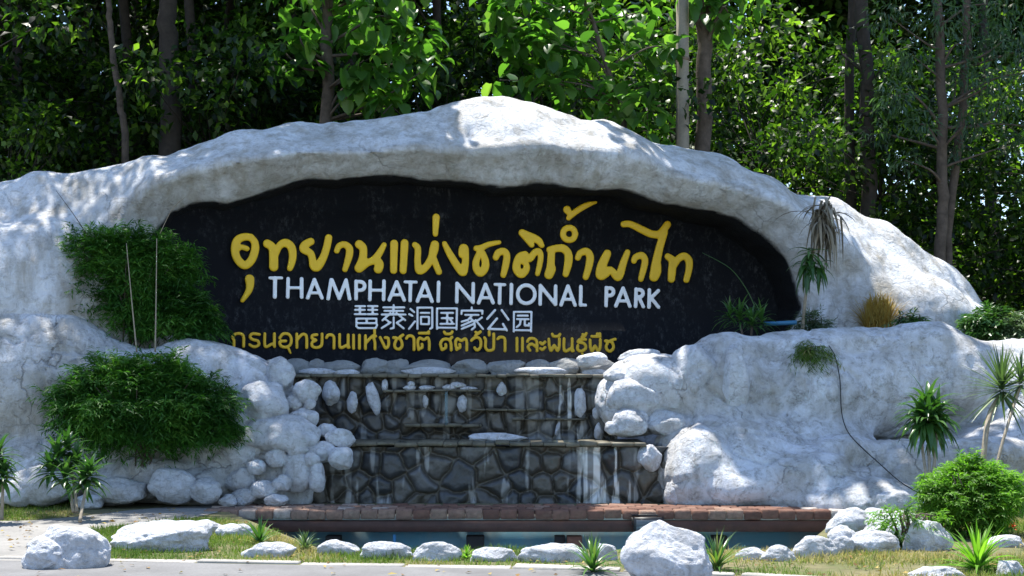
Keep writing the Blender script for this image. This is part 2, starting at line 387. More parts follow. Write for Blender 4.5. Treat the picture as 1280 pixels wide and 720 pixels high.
gv = [(x,y,0) for x,y in PP] + [(-B,-60,0),(B,-60,0),(B,17.9,0),(B,300,0),(-B,300,0),(-B,17.8,0)]
o = build('ground', gv, [np.array([[i,6+i,6+(i+1)%6,(i+1)%6] for i in range(6)])], M['ground'], loc=(0,0,0)); o['kind'] = 'structure'
edge = lambda x: 12.33 - .135 * x - .06 * min(max(0, x), 5) ** 2                           # grass / road border
sheet('road', [(-60, edge(-60)), (-12, edge(-12))] + [(q*.5, edge(q*.5)) for q in range(0, 11)] + [(12, edge(12)), (60, -1.9), (60, -2), (-60, -2)], .004, M['asphalt'])
# low concrete edging between grass and road
k = MB(); rg = np.random.default_rng(3)
for i in range(24):
    xa = -12 + i; c = (xa + .5, edge(xa + .5) + .09, .012)
    k.box((c[0], c[1]+rg.normal(0, .012), -.018+rg.normal(0, .006)), (.985, .15, .07), math.atan(edge(xa+1)-edge(xa))+rg.normal(0, .012), .5, .012, rg)
kb = k.build('kerb', M['kerb'], loc=(0, 12.3, 0)); kb['kind'] = 'structure'
pth = [gnd(*p) for p in ((-70,654),(40,651),(100,646),(165,638),(225,633),(272,631.2),(272,641),(235,649),(160,656),(112,663),(70,684),(45,702),(-70,701))]
sheet('path', pth, .006, M['concrete'])
# pool
M['pool_side'] = concrete('bare_pool_side', (.34,.36,.35))
pool = empty('garden_pool', 'sunken blue painted pool below the brick footbridge, at the foot of the cascade', 'pool', ((x0+x1)/2, (y0+y1)/2, -1))
for i in range(6):
    p, q = np.array([*PP[i], 0.]), np.array([*PP[(i+1)%6], 0.]); d = norm(q-p); nn = np.array([d[1], -d[0], 0])*.14; lo = np.array([0,0,-1.1]); hi = np.array([0,0,-.005])
    p = p + nn*.02; q = q + nn*.02
    wb = MB(); wb.add([p+lo,q+lo,q+hi,p+hi,p+nn+lo,q+nn+lo,q+nn+hi,p+nn+hi], [[1,0,3,2],[4,5,6,7],[3,7,6,2],[0,4,7,3],[2,6,5,1],[0,1,5,4]])
    wb.build('pool_wall', M['pool_side'] if i == 1 else M['pool'], pool)
fl_ = build('pool_floor', [(x,y,-1.1) for x,y in PP], [np.arange(6)[None]], M['pool'], pool)
w = build('water', [(x*.995,y,-.62) for x,y in PP], [np.arange(6)[None]], M['water'], loc=(0,0,-.62)); w['kind'] = 'structure'

# ------------------------------------------------------------------ the sign: rock arch, black panel, raised letters
sign = empty('park_sign', 'white painted artificial rock arch framing a black sign panel with yellow and white raised lettering', 'sign', (-.5, 21.8, 0))
AY = R(13.0); O = np.array([-.5, 21.8, 0.]); EU = np.array([math.cos(AY), math.sin(AY), 0]); EV = np.array([-math.sin(AY), math.cos(AY), 0])
def on_plane(px, py, org, eu, ev, v0):
    """photo pixel -> (u, z) where its sight line meets the upright plane v = v0"""
    C = np.array([0, 0, CAM_Z]); d = np.array([(px-640)/F_PX, 1, (HOR-py)/F_PX]); t = (v0 - (C-org) @ ev) / (d @ ev); p = C + t*d - org
    return p @ eu, p[2]
OUT = [(-330,470),(-260,360),(-180,300),(-90,255),(-20,234),(10,224),(35,213),(60,211),(82,214),(110,207),(150,200),(185,192),(212,192),(228,184),(250,174),(290,161),(330,156),(362,147),(430,147),(500,137),(560,128),(590,119),(615,116),(645,118),(690,131),(725,143),(770,153),(810,171),(850,182),(882,188),(930,207),(965,225),(1000,243),(1050,250),(1082,263),(1120,276),(1160,306),(1200,336),(1225,362),(1245,390),(1262,430),(1290,520)]
INN = [(202,320),(206,292),(218,272),(245,259),(282,258),(320,245),(360,238),(400,230),(440,225),(500,223),(560,226),(595,233),(622,241),(660,238),(720,234),(780,236),(820,250),(870,262),(920,277),(955,296),(975,320),(990,350),(998,385),(990,412),(975,440),(960,480),(600,520),(270,500),(235,440),(210,380)]
outp = np.array([on_plane(x, y, O, EU, EV, .45) for x, y in OUT]); outp = np.vstack([outp, [outp[-1,0]+.3, -.3], [outp[0,0]-.2, -.3]])
innp = np.array([on_plane(x, y, O, EU, EV, -.12) for x, y in INN])
outp = catmull(outp, 3, True)
def make_arch():
    h = .05; u = np.arange(-12.0, 11.2, h); v = np.arange(-1.6, 1.9, h); z = np.arange(-.3, 7.0, h)
    G = np.stack(np.meshgrid(u, z, indexing='ij'), -1).reshape(-1, 2)
    wob = np.stack([fbm(np.c_[G*1.4, G[:, :1]*0], 3, 4), fbm(np.c_[G*1.4, G[:, :1]*0], 3, 9)], 1) * .05
    do = poly_sd(G + wob, outp); di = poly_sd(G + wob*.8, innp)
    t = np.clip(di, 0, None) / (np.clip(di, 0, None) + np.clip(-do, 0, None) + 1e-6)
    big = fbm(np.c_[G*.55, G[:, :1]*0+3], 3, 21)
    cre = .40 + .12 * vnoise(np.c_[G*.5, G[:, :1]*0], 31)
    tt = np.where(t < cre, t/cre*.5, .5 + (t-cre)/(1-cre)*.5)
    vf = np.interp(tt, [0, .12, .3, .47, .54, .75, 1], [-.10, -.24, -.38, -.55, -.52, -.12, .5])
    # away from the opening (wide left and right flanks) the face is a broad flat slope
    far = np.clip((di - 1.6) / 2.0, 0, 1); vf = vf * (1-far) + far * np.interp(np.clip(-do, 0, 3), [0, .6, 1.6, 3], [.45, -.02, -.3, -.55])
    vf = vf + .11 * big + .05 * fbm(np.c_[G*1.8, G[:, :1]*0], 3, 77)
    tg = tt.reshape(len(u), len(z))
    tt_grid = lambda V: np.where(V[:, 1] < .6, tg[np.clip(((V[:,0]-u[0])/h).astype(int), 0, len(u)-1), np.clip(((V[:,2]-z[0])/h).astype(int), 0, len(z)-1)], 1.)
    sh = (len(u), 1, len(z)); do, di, vf = do.reshape(sh), di.reshape(sh), vf.reshape(sh); vv = v[None, :, None]
    F = smax(smax(do, -di, .10), smax((vf - vv) * .8, vv - (1.25 + do*.15), .3), .22)
    def ell(px, py, rx, ry, v0, rv, k=.3):                 # mound in front of the face
        nonlocal F
        cu, cz = on_plane(px, py, O, EU, EV, v0); s = 1/76.
        q = np.sqrt(((u[:,None,None]-cu)/(rx*s))**2 + ((vv-v0)/rv)**2 + ((z[None,None,:]-cz)/(ry*s))**2)
        e = (q-1) * min(rx*s, ry*s, rv); F = smin(F, e, k)
    ell(1130, 415, 105, 78, -.25, .75); ell(1060, 425, 55, 60, -.3, .6); ell(1210, 440, 55, 60, .0, .6)
    ell(20, 400, 160, 105, -.35, .7, .4); ell(-120, 420, 120, 110, -.3, .8, .4)
    V, Q = surface_nets(F, (u[0], v[0], z[0]), h)
    N = vnormals(V, Q)
    V = V + N * (fbm(V*1.1, 2, 5)*.045 + fbm(V*3.2, 3, 8)*.011 + fbm(V*9, 3, 14)*.006)[:, None]
    W = O + V[:, :1]*EU + V[:, 1:2]*EV + V[:, 2:]*np.array([0,0,1.])
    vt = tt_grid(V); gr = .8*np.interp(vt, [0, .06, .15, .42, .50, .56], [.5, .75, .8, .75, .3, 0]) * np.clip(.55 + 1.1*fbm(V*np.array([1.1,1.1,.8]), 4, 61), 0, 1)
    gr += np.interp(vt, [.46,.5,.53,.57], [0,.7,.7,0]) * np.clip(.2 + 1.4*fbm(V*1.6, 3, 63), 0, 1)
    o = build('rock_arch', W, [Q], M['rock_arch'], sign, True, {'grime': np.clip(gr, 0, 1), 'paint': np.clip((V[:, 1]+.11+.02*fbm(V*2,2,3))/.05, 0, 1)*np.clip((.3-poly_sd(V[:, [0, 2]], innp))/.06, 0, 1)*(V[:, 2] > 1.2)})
    return o
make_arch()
PY = R(18.0); PO = np.array([-.5, 22.35, 0.]); PU = np.array([math.cos(PY), math.sin(PY), 0]); PV = np.array([-math.sin(PY), math.cos(PY), 0])
def pz(px, py, off=0.): 
    u, z = on_plane(px, py, PO, PU, PV, off); return u, z
pin = np.array([pz(x, y, .0) for x, y in INN]); pc = pin.mean(0); pin = pc + (pin-pc)*np.array([1.05, 1.12]); pin[:, 1] = np.maximum(pin[:, 1], .9)
npn = len(pin); front = PO + pin[:, :1]*PU + pin[:, 1:]*np.array([0,0,1.]); back = front + PV*.1
pq = [[i, i+npn, (i+1)%npn+npn, (i+1)%npn] for i in range(npn)]
import mathutils
tri = np.array(mathutils.geometry.tessellate_polygon([[mathutils.Vector((u, z, 0)) for u, z in pin]]))
e1 = pin[tri[:,1]]-pin[tri[:,0]]; e2 = pin[tri[:,2]]-pin[tri[:,0]]; fl_ccw = (e1[:,0]*e2[:,1]-e1[:,1]*e2[:,0]) < 0; tri[fl_ccw] = tri[fl_ccw][:, ::-1]
panel = build('sign_panel', np.vstack([front, back]), [np.array(pq), np.vstack([tri, tri[:, ::-1]+npn])], M['panel'], sign)
Z1, Z2, Z3 = (280,240,6.4), (470,240,6.4), (660,240,5.804)
Z4, Z5, Z6, Z7 = (280,340,6.4), (430,340,6.4), (590,340,6.4), (660,340,6.4)
def letter(name, zoom, strokes, w0, h, mat, depth=.03):
    """strokes: polylines of (x, y[, width]) in the zoomed photo's pixels, laid on the panel's plane, as one raised letter"""
    ox, oy, s = zoom; segs = []; pts = []
    ppm = None
    for st in strokes:
        L = []
        for p in st:
            px, py = ox + p[0]/s, oy + p[1]/s; a = pz(px, py); wd = (p[2] if len(p) > 2 else w0)/s
            sc1 = abs(pz(px+.5, py)[0] - pz(px-.5, py)[0]); sz = abs(pz(px, py+.5)[1] - pz(px, py-.5)[1])
            L.append((a[0], a[1], wd * (sc1+sz)/2 / 2))
        if len(L) > 2 and max(abs(st[i][0]-st[i+1][0])+abs(st[i][1]-st[i+1][1]) for i in range(len(st)-1)) < 1e9 and not name.startswith('sharp'):
            L = [tuple(q) for q in catmull(np.array(L), 4)]
        segs += list(zip(L, L[1:])); pts += L
    pts = np.array(pts); mr = pts[:, 2].max() + 3*h
    u = np.arange(pts[:,0].min()-mr, pts[:,0].max()+mr, h); z = np.arange(pts[:,1].min()-mr, pts[:,1].max()+mr, h)
    U, Zz = np.meshgrid(u, z, indexing='ij'); D = np.full(U.shape, 1e9)
    for a, b in segs:
        e = (b[0]-a[0], b[1]-a[1]); L2 = e[0]**2+e[1]**2+1e-12
        t = np.clip(((U-a[0])*e[0] + (Zz-a[1])*e[1])/L2, 0, 1)
        D = np.minimum(D, np.hypot(U-a[0]-t*e[0], Zz-a[1]-t*e[1]) - (a[2]+(b[2]-a[2])*t))
    hv = max(h*.8, .008); v = np.arange(-depth-3*hv, 3*hv, hv)
    F = smax(D[:, None, :], np.abs(v + depth/2)[None, :, None] - depth/2, .012)
    V, Q = surface_nets(F, (0, 0, 0), 1.0)
    V = V * np.array([h, hv, h]) + np.array([u[0], v[0], z[0]])
    W = PO + V[:, :1]*PU + V[:, 1:2]*PV + V[:, 2:]*np.array([0,0,1.])
    return build(name.replace('sharp_', ''), W, [Q], mat, panel, True)
T = 'title_letter'
title = [
 (Z1, [[(215,365,58),(165,360,62),(108,385,66),(86,450,66),(102,530,66),(160,588,66),(215,550,66),(246,470,66),(244,405,60),(210,363,58)], [(96,470,40),(135,442,42),(182,455,42)]]),
 (Z4, [[(203,58,76),(206,110,64),(192,160,52),(145,230,34)]]),
 (Z1, [[(345,415,70),(385,445,70),(395,510,72),(396,600,74)], [(405,520,50),(440,435,56),(490,408,68),(535,440,68),(548,500,64),(542,560,58),(525,612,48)]]),
 (Z1, [[(692,398,62),(645,425,66),(636,460,66),(690,492,60),(706,545,60),(718,590,74),(745,598,74),(790,530,64),(818,450,60),(835,368,60)]]),
 (Z1, [[(900,472,46),(920,432,50),(965,422,54),(1000,452,60),(1000,505,60),(985,560,54),(965,622,44)]]),
 (Z2, [[(-136,420,70),(-106,450,65),(-106,520,65),(-126,580,68),(-138,612,70),(-76,570,60),(-20,545,60),(25,490,56),(62,424,42)], [(5,540,56),(24,580,74),(15,618,72)]]),
 (Z2, [[(142,414,64),(138,628,58)], [(226,410,64),(214,630,58)]]),
 (Z2, [[(308,424,48),(332,455,54),(330,560,54),(345,628,66),(395,602,60),(440,530,60),(458,470,74),(468,422,68)], [(455,530,56),(500,640,52)]]),
 (Z2, [[(478,204,60),(472,338,44)]]),
 (Z2, [[(545,414,42),(595,510,58),(685,642,64),(708,590,60),(712,500,58),(698,455,78),(688,500,64)]]),
 (Z2, [[(800,452,48),(835,450,50),(900,420,44),(982,404,34)], [(830,475,46),(798,555,56),(800,615,60),(832,648,64),(866,612,66),(872,560,62),(850,495,56)]]),
 (Z2, [[(955,525,50),(975,487,58),(1020,477,58),(1043,512,58),(1035,580,58),(1015,665,48)]]),
 (Z2, [[(1190,500,54),(1145,520,62),(1122,580,66),(1125,625,68),(1160,658,66),(1198,620,58),(1196,575,48),(1165,555,46)], [(1190,500,50),(1225,535,56),(1262,490,54),(1296,478,56),(1314,515,48),(1304,590,46),(1288,655,40)]]),
 (Z2, [[(1165,328,58),(1242,424,46)], [(1165,328,58),(1285,382,60),(1322,428,44)]]),
 (Z3, [[(152,420,46),(190,412,52),(250,410,58),(288,450,60),(288,520,60),(270,597,46)], [(168,420,56),(162,520,58),(163,560,72),(148,600,68)]]),
 (Z3, [[(340,305,44),(327,273,44),(295,260,44),(263,273,44),(250,305,44),(263,337,44),(295,350,44),(327,337,44),(340,305,44)]]),
 (Z3, [[(358,478,44),(375,445,48),(420,432,54),(446,470,58),(438,540,54),(415,617,46)]]),
 (Z3, [[(280,130,58),(300,160,40)], [(290,190,36),(340,145,44),(420,98,40),(490,76,18)]]),
 (Z3, [[(572,448,58),(535,530,70),(522,602,72),(560,590,62),(595,566,50),(640,615,58),(662,600,60),(690,510,52),(718,438,42)]]),
 (Z3, [[(764,500,42),(780,472,46),(825,462,50),(845,500,50),(834,560,48),(815,632,42)]]),
 (Z3, [[(690,235,46),(740,235,48),(830,278,54),(900,308,54),(955,302,54),(1008,236,52)], [(985,290,56),(952,400,58),(925,520,66),(908,618,66)], [(938,520,46),(935,580,56),(915,618,60)]]),
 (Z3, [[(1010,470,48),(1044,500,58),(1042,560,60),(1036,632,54)], [(1050,545,46),(1085,488,50),(1130,466,52),(1164,500,56),(1164,560,50),(1145,638,46)]]),
]
for zm, st in title: letter(T, zm, st, 55, .017, M['yellow'], .045)
def arc(cx, cy, rx, ry, a0, a1, n=14): return [(cx+rx*math.cos(math.radians(a0+(a1-a0)*i/n)), cy+ry*math.sin(math.radians(a0+(a1-a0)*i/n))) for i in range(n+1)]
def sl(*p): return [list(q) for q in zip(p, p[1:])]            # straight chain
latin = [
 (Z4, [[(366,48,26),(460,48,26)], [(408,50,34),(405,200,34)]]),
 (Z4, [[(512,55),(508,202)], [(620,55),(620,202)], [(512,127,26),(620,127,26)]]),
 (Z4, [[(722,62),(668,208)], [(722,62),(782,208)], [(690,168,26),(758,168,26)]]),
 (Z4, [[(856,64),(832,215)], *sl((862,64),(920,212),(975,66)), [(975,66),(1003,216)]]),
 (Z4, [[(1055,75),(1055,216)], [(1055,77,28),(1092,78,30)], arc(1090,113,34,34,-90,90), [(1092,147,28),(1055,148,28)]]),
 (Z5, [[(208,74),(205,222)], [(318,74),(315,222)], [(208,147,26),(315,147,26)]]),
 (Z5, [[(420,80),(360,224)], [(420,80),(480,226)], [(388,184,26),(454,184,26)]]),
 (Z5, [[(486,80,26),(576,82,26)], [(530,82),(527,230)]]),
 (Z5, [[(645,84),(585,234)], [(645,84),(702,236)], [(612,194,26),(676,195,26)]]),
 (Z5, [[(755,84),(752,234)]]),
 (Z5, [[(902,92),(900,240)], [(902,92),(1030,244)], [(1032,94),(1030,244)]]),
 (Z5, [[(1130,100),(1075,248)], [(1130,100),(1190,246)], [(1100,207,26),(1164,207,26)]]),
 (Z6, [[(182,100,26),(260,102,26)], [(222,102),(218,250)]]),
 (Z6, [[(313,102),(310,252)]]),
 (Z6, [arc(432,179,69,73,0,360,28)]),
 (Z6, [[(545,110),(543,258)], [(545,110),(665,260)], [(667,114),(665,260)]]),
 (Z6, [[(765,114),(710,264)], [(765,114),(822,266)], [(735,220,26),(798,221,26)]]),
 (Z6, [[(868,118),(866,265)], [(866,264,26),(906,266,26)]]),
 (Z6, [[(1072,126),(1070,270)], [(1072,128,28),(1100,129,28)], arc(1100,159,30,30,-90,90), [(1102,189,28),(1072,189,28)]]),
 (Z7, [[(758,130),(700,272)], [(758,130),(812,274)], [(728,232,26),(790,233,26)]]),
 (Z7, [[(862,138),(858,276)], [(862,141,28),(888,142,28)], arc(888,171,30,29,-90,90), [(890,200,28),(862,200,28)], [(884,204,30),(920,278,30)]]),
 (Z7, [[(968,145),(965,282)], [(1040,150,30),(972,218,30)], [(980,206,30),(1042,282,30)]]),
]
for zm, st in latin: letter('sharp_white_letter', zm, st, 31, .014, M['letter_white'], .03)
chinese = [
 (Z5, [[(90,274),(165,274)],[(87,304),(165,304)],[(84,338),(170,338)],[(126,274),(126,338)],[(190,274),(266,274)],[(192,304),(264,304)],[(188,338),(266,338)],[(228,274),(228,338)],
       *sl((98,374),(258,374),(258,410),(100,410)),[(180,374),(180,410)],*sl((98,374),(98,435),(112,450),(252,450),(264,424))]),
 (Z5, [[(314,284),(480,284)],[(322,312),(472,312)],[(300,341),(490,341)],[(396,266),(392,341)],[(370,330),(306,388)],[(418,330),(488,386)],*sl((396,364),(396,448),(372,454)),[(330,378),(360,402)],[(372,404),(300,450)],[(466,380),(424,404)],[(420,408),(476,452)]]),
 (Z5, [[(530,296),(560,322)],[(520,338),(546,352)],[(518,456),(566,396)],*sl((586,456),(586,286),(704,286),(704,446),(686,456)),[(612,328),(680,328)],*sl((614,360),(678,360),(678,418),(614,418),(614,360))]),
 (Z5, [*sl((742,456),(742,292),(902,292),(898,460)),[(744,446),(898,448)],[(776,328),(870,328)],[(780,370),(866,370)],[(770,416),(878,416)],[(824,328),(824,416)],[(848,382),(864,402)]]),
 (Z5, [[(1020,284),(1020,306)],*sl((938,336),(940,310),(1106,310),(1104,336)),[(968,344),(1074,344)],*sl((1024,348),(990,384),(940,398)),*sl((1006,368),(1040,398),(1046,440),(1020,462)),[(1030,390),(940,430)],[(1040,414),(940,456)],[(1102,364),(1060,394)],[(1050,386),(1110,456)]]),
 (Z6, [[(182,306,20),(120,376,20)],[(236,306,20),(290,382,20)],*sl((198,372,20),(128,456,20),(268,460,20)),[(246,416,20),(276,468,20)]]),
 (Z6, [*sl((332,478),(334,320),(474,320),(470,478)),[(334,466),(470,468)],[(364,350),(444,350)],[(358,378),(450,378)],*sl((388,380),(382,420),(356,442)),*sl((420,380),(420,428),(452,430),(454,412))]),
]
for zm, st in chinese: letter('sharp_chinese_character', zm, st, 18, .011, M['letter_white'], .025)
small = [
 (Z4, [[(78,596),(78,545),(66,522),(92,496),(133,494),(155,518),(155,596)]]),
 (Z4, [[(282,500),(228,494),(206,520),(232,542),(270,552),(276,584),(240,600),(204,582)]]),
 (Z4, [[(325,494),(325,585),(342,598),(384,576),(403,590)], [(402,494),(402,598)]]),
 (Z4, [[(444,530),(470,496),(515,498),(536,532),(530,580),(495,602),(455,592),(446,558),(492,552)], [(518,618,22),(530,648,18)]]),
 (Z4, [[(580,496),(582,604)], [(582,545),(620,502),(650,502),(660,530),(660,606)]]),
 (Z4, [[(742,502),(706,508),(704,532),(735,546),(704,562),(704,592),(735,606),(775,592),(783,550),(783,496)]]),
 (Z4, [[(818,526),(832,505),(864,505),(878,528),(878,610)]]),
 (Z4, [[(924,500),(924,590),(940,606),(984,586),(1000,602)], [(992,504),(992,604)]]),
 (Z4, [[(1035,506),(1035,612)], [(1082,506),(1082,612)]]),
 (Z5, [[(170,510),(170,616)], [(170,572),(225,514),(252,514)], [(236,530),(246,565),(246,616)]]),
 (Z5, [[(243,464),(243,494)]]),
 (Z5, [[(288,524),(315,580),(332,610),(354,588),(352,532),(328,526)]]),
 (Z5, [[(394,526),(420,530),(404,575),(410,608),(440,618),(464,590),(456,548),(440,528),(470,504)]]),
 (Z5, [[(498,532),(514,512),(544,514),(558,540),(558,622)]]),
 (Z5, [[(596,622),(588,560),(604,528),(636,542),(668,526),(680,560),(680,622)], [(600,616),(624,602),(622,578)]]),
 (Z5, [[(600,490),(676,490)], [(676,478),(676,492)]]),
 (Z5, [[(782,622),(770,575),(790,542),(830,538),(852,565),(856,626)], [(784,622),(812,606),(812,580)], [(840,545),(862,522)]]),
 (Z5, [[(800,480),(814,496),(852,494),(864,478)]]),
 (Z5, [[(900,622),(890,565),(906,534),(936,550),(968,534),(980,565),(980,626)], [(902,616),(926,604),(924,580)]]),
 (Z5, [[(1018,548),(1044,526),(1080,530),(1094,565),(1086,608),(1060,626),(1044,606)]]),
 (Z5, [[(1048,512),(1066,496),(1052,482)], [(1064,498),(1090,478)]]),
 (Z5, [[(1122,526),(1132,545),(1130,600),(1150,628),(1184,624),(1196,600),(1196,496)]]),
 (Z5, [[(1160,478),(1160,506)]]),
 (Z6, [[(204,536),(220,522),(250,524),(262,548),(262,632)]]),
 (Z6, [[(358,530),(358,632)], [(402,530),(402,632)]]),
 (Z6, [[(442,556),(458,534),(495,534),(516,560),(518,632)], [(462,628),(446,600),(470,576),(496,588),(510,600)]]),
 (Z6, [[(545,566),(560,578),(582,560)], [(545,612),(560,622),(582,604)]]),
 (Z6, [[(612,538),(618,600),(632,630),(656,588),(680,630),(695,600),(696,534)]]),
 (Z6, [[(640,498),(652,515),(690,513),(702,498)]]),
 (Z6, [[(734,534),(734,618),(752,634),(790,612),(808,630)], [(799,534),(799,632)]]),
 (Z6, [[(906,540),(866,538),(846,560),(895,572),(908,610),(872,634),(844,622),(844,590)]]),
 (Z6, [[(880,655,22),(892,684,18)]]),
 (Z6, [[(878,520),(896,514),(884,500)], [(896,516),(912,492)]]),
 (Z6, [[(942,544),(946,605),(960,632),(982,592),(1005,632),(1022,605),(1024,540)]]),
 (Z6, [[(956,515),(1022,518)], [(1000,494),(1000,516)], [(1020,494),(1020,516)]]),
 (Z6, [[(1064,552),(1086,556),(1072,590),(1078,622),(1105,634),(1130,606),(1122,570),(1104,552),(1144,538)]]),
]
for zm, st in small: letter('small_letter', zm, st, 25, .011, M['yellow_dull'], .025)

# ------------------------------------------------------------------ rock banks
def sdf_bank(name, label, ells, box, parent_loc, mat, k=.25, h=.045, disp=1.0, ripple=0.0):
    xs, ys, zs = [np.arange(a, b, h) for a, b in box]
    F = np.full((len(xs), len(ys), len(zs)), 9.)
    for e in ells:
        px, py, rx, ry, Y, rd = e[:6]; kk = e[6] if len(e) > 6 else k
        c = ray(px, py, Y); r = np.array([rx*Y/F_PX, rd, ry*Y/F_PX])
        q = np.sqrt(((xs[:,None,None]-c[0])/r[0])**2 + ((ys[None,:,None]-c[1])/r[1])**2 + ((zs[None,None,:]-c[2])/r[2])**2)
        F = smin(F, (q-1)*r.min(), kk)
    V, Q = surface_nets(F, (xs[0], ys[0], zs[0]), h); N = vnormals(V, Q)
    d = fbm(V*.8, 2, 2)*.08 + fbm(V*2.6, 3, 6)*.016 + fbm(V*7, 3, 3)*.014
    if ripple: d = d - ripple * np.exp(-(np.abs(fbm(V*np.array([1.6,1.6,1.0])+9, 2, 12))/.05)**2)     # seams between modelled stones
    V = V + N*(d*disp)[:, None]
    t = empty(name, label, 'rock bank', parent_loc); build('rock_face', V, [Q], mat, t, True); return t
bank_r = sdf_bank('rock_bank', 'broad white rock bank right of the cascade, sloping down in front of the arch', [
 (905,500,70,76,20.3,.9),(1000,492,100,72,20.6,1.0),(1080,485,90,68,20.9,1.0),(1165,478,85,64,21.0,1.0),(1265,484,90,58,21.0,1.0),(835,485,55,44,20.2,.8),
 (790,500,42,44,20.0,.6),(908,592,98,80,19.55,.75),(985,605,105,52,19.2,.75),(1065,628,85,32,18.7,.7),(1150,590,115,42,19.35,.6,.1),(1245,585,100,56,20.1,.9),
 (1330,560,100,80,20.3,1.),(1000,558,95,42,20.0,.62),(945,560,60,40,19.9,.6),(905,436,28,16,20.2,.5),(985,428,40,12,20.5,.5),(1060,424,45,15,20.7,.5),(1150,424,42,18,20.9,.6),(1232,436,30,10,20.9,.5),(800,462,30,20,20.1,.5),
 (1048,566,40,18,19.2,.3,.12),(1230,565,60,18,19.3,.35,.12),(930,610,40,26,18.75,.35,.12),(862,600,28,48,19.0,.35,.14),(880,570,30,40,19.0,.35,.14),(905,605,30,40,18.9,.3,.12),(1010,590,50,24,18.8,.4,.12)],
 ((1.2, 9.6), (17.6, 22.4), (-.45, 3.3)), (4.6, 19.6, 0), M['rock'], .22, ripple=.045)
bank_l = sdf_bank('rock_bank', 'smooth white rock mound left of the cascade, rising behind the lower round bush', [
 (30,480,130,96,19.55,.75),(150,502,95,68,19.6,.7),(228,484,58,58,19.55,.6),(-80,470,120,100,19.6,.9),(45,592,90,44,19.1,.5),(150,606,62,32,19.0,.45),(235,606,62,32,19.0,.4),
 (170,560,130,45,19.35,.55),(300,590,60,55,19.2,.5),(320,520,62,60,19.6,.5),(280,450,30,20,19.8,.5),(300,480,50,40,19.7,.5),(360,600,40,50,19.25,.4),(-60,590,90,60,19.2,.6),
 (65,600,40,30,18.75,.3,.1),(175,600,42,30,18.7,.3,.1),(255,608,30,24,18.65,.25,.1),(130,620,25,16,18.6,.2,.1),(215,600,30,26,18.7,.25,.1)],
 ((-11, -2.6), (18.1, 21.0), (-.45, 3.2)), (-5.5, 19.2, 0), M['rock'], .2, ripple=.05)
def stones(parent, rows, mat, seed=0, sub=3, name='boulder'):
    for i, (px, py, rx, ry, Y, *rest) in enumerate(rows):
        c = ray(px, py, Y); s = Y/F_PX; r = (rx*s, (rest[0] if rest else .8)*(rx+ry)/2*s, ry*s)
        V, T = rock_geo(c, r, seed+i, sub, rot=(rest[1] if len(rest) > 1 else 0.))
        build(name, V, [T], mat, parent, True)
stones(bank_l, [(330,508,33,36,19.05),(383,490,19,17,19.25),(350,468,20,22,19.35),(366,506,13,12,19.2),(380,522,20,14,19.15),(352,545,52,28,18.95),(408,538,14,9,19.1),(426,548,20,13,18.95),
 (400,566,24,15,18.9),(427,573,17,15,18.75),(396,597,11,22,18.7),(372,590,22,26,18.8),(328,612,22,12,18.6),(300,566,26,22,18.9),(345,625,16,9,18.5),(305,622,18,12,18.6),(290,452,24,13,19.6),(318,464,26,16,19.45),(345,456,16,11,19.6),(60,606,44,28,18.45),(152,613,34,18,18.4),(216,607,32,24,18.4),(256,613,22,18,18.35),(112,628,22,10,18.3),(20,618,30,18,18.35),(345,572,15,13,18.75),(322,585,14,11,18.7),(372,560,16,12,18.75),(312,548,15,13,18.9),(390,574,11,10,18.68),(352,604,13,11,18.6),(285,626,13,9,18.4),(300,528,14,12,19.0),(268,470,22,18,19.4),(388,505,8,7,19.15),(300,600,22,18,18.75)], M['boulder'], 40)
stones(bank_r, [(772,470,18,13,19.7),(792,498,34,26,19.55),(788,530,26,20,19.35),(765,535,10,9,19.35),(830,530,36,18,19.5),(862,470,34,42,19.75),(918,478,20,50,19.62),(812,572,16,18,19.1),(846,618,16,24,18.85),(740,450,20,10,20.3),(800,448,28,13,20.1)], M['boulder'], 80)

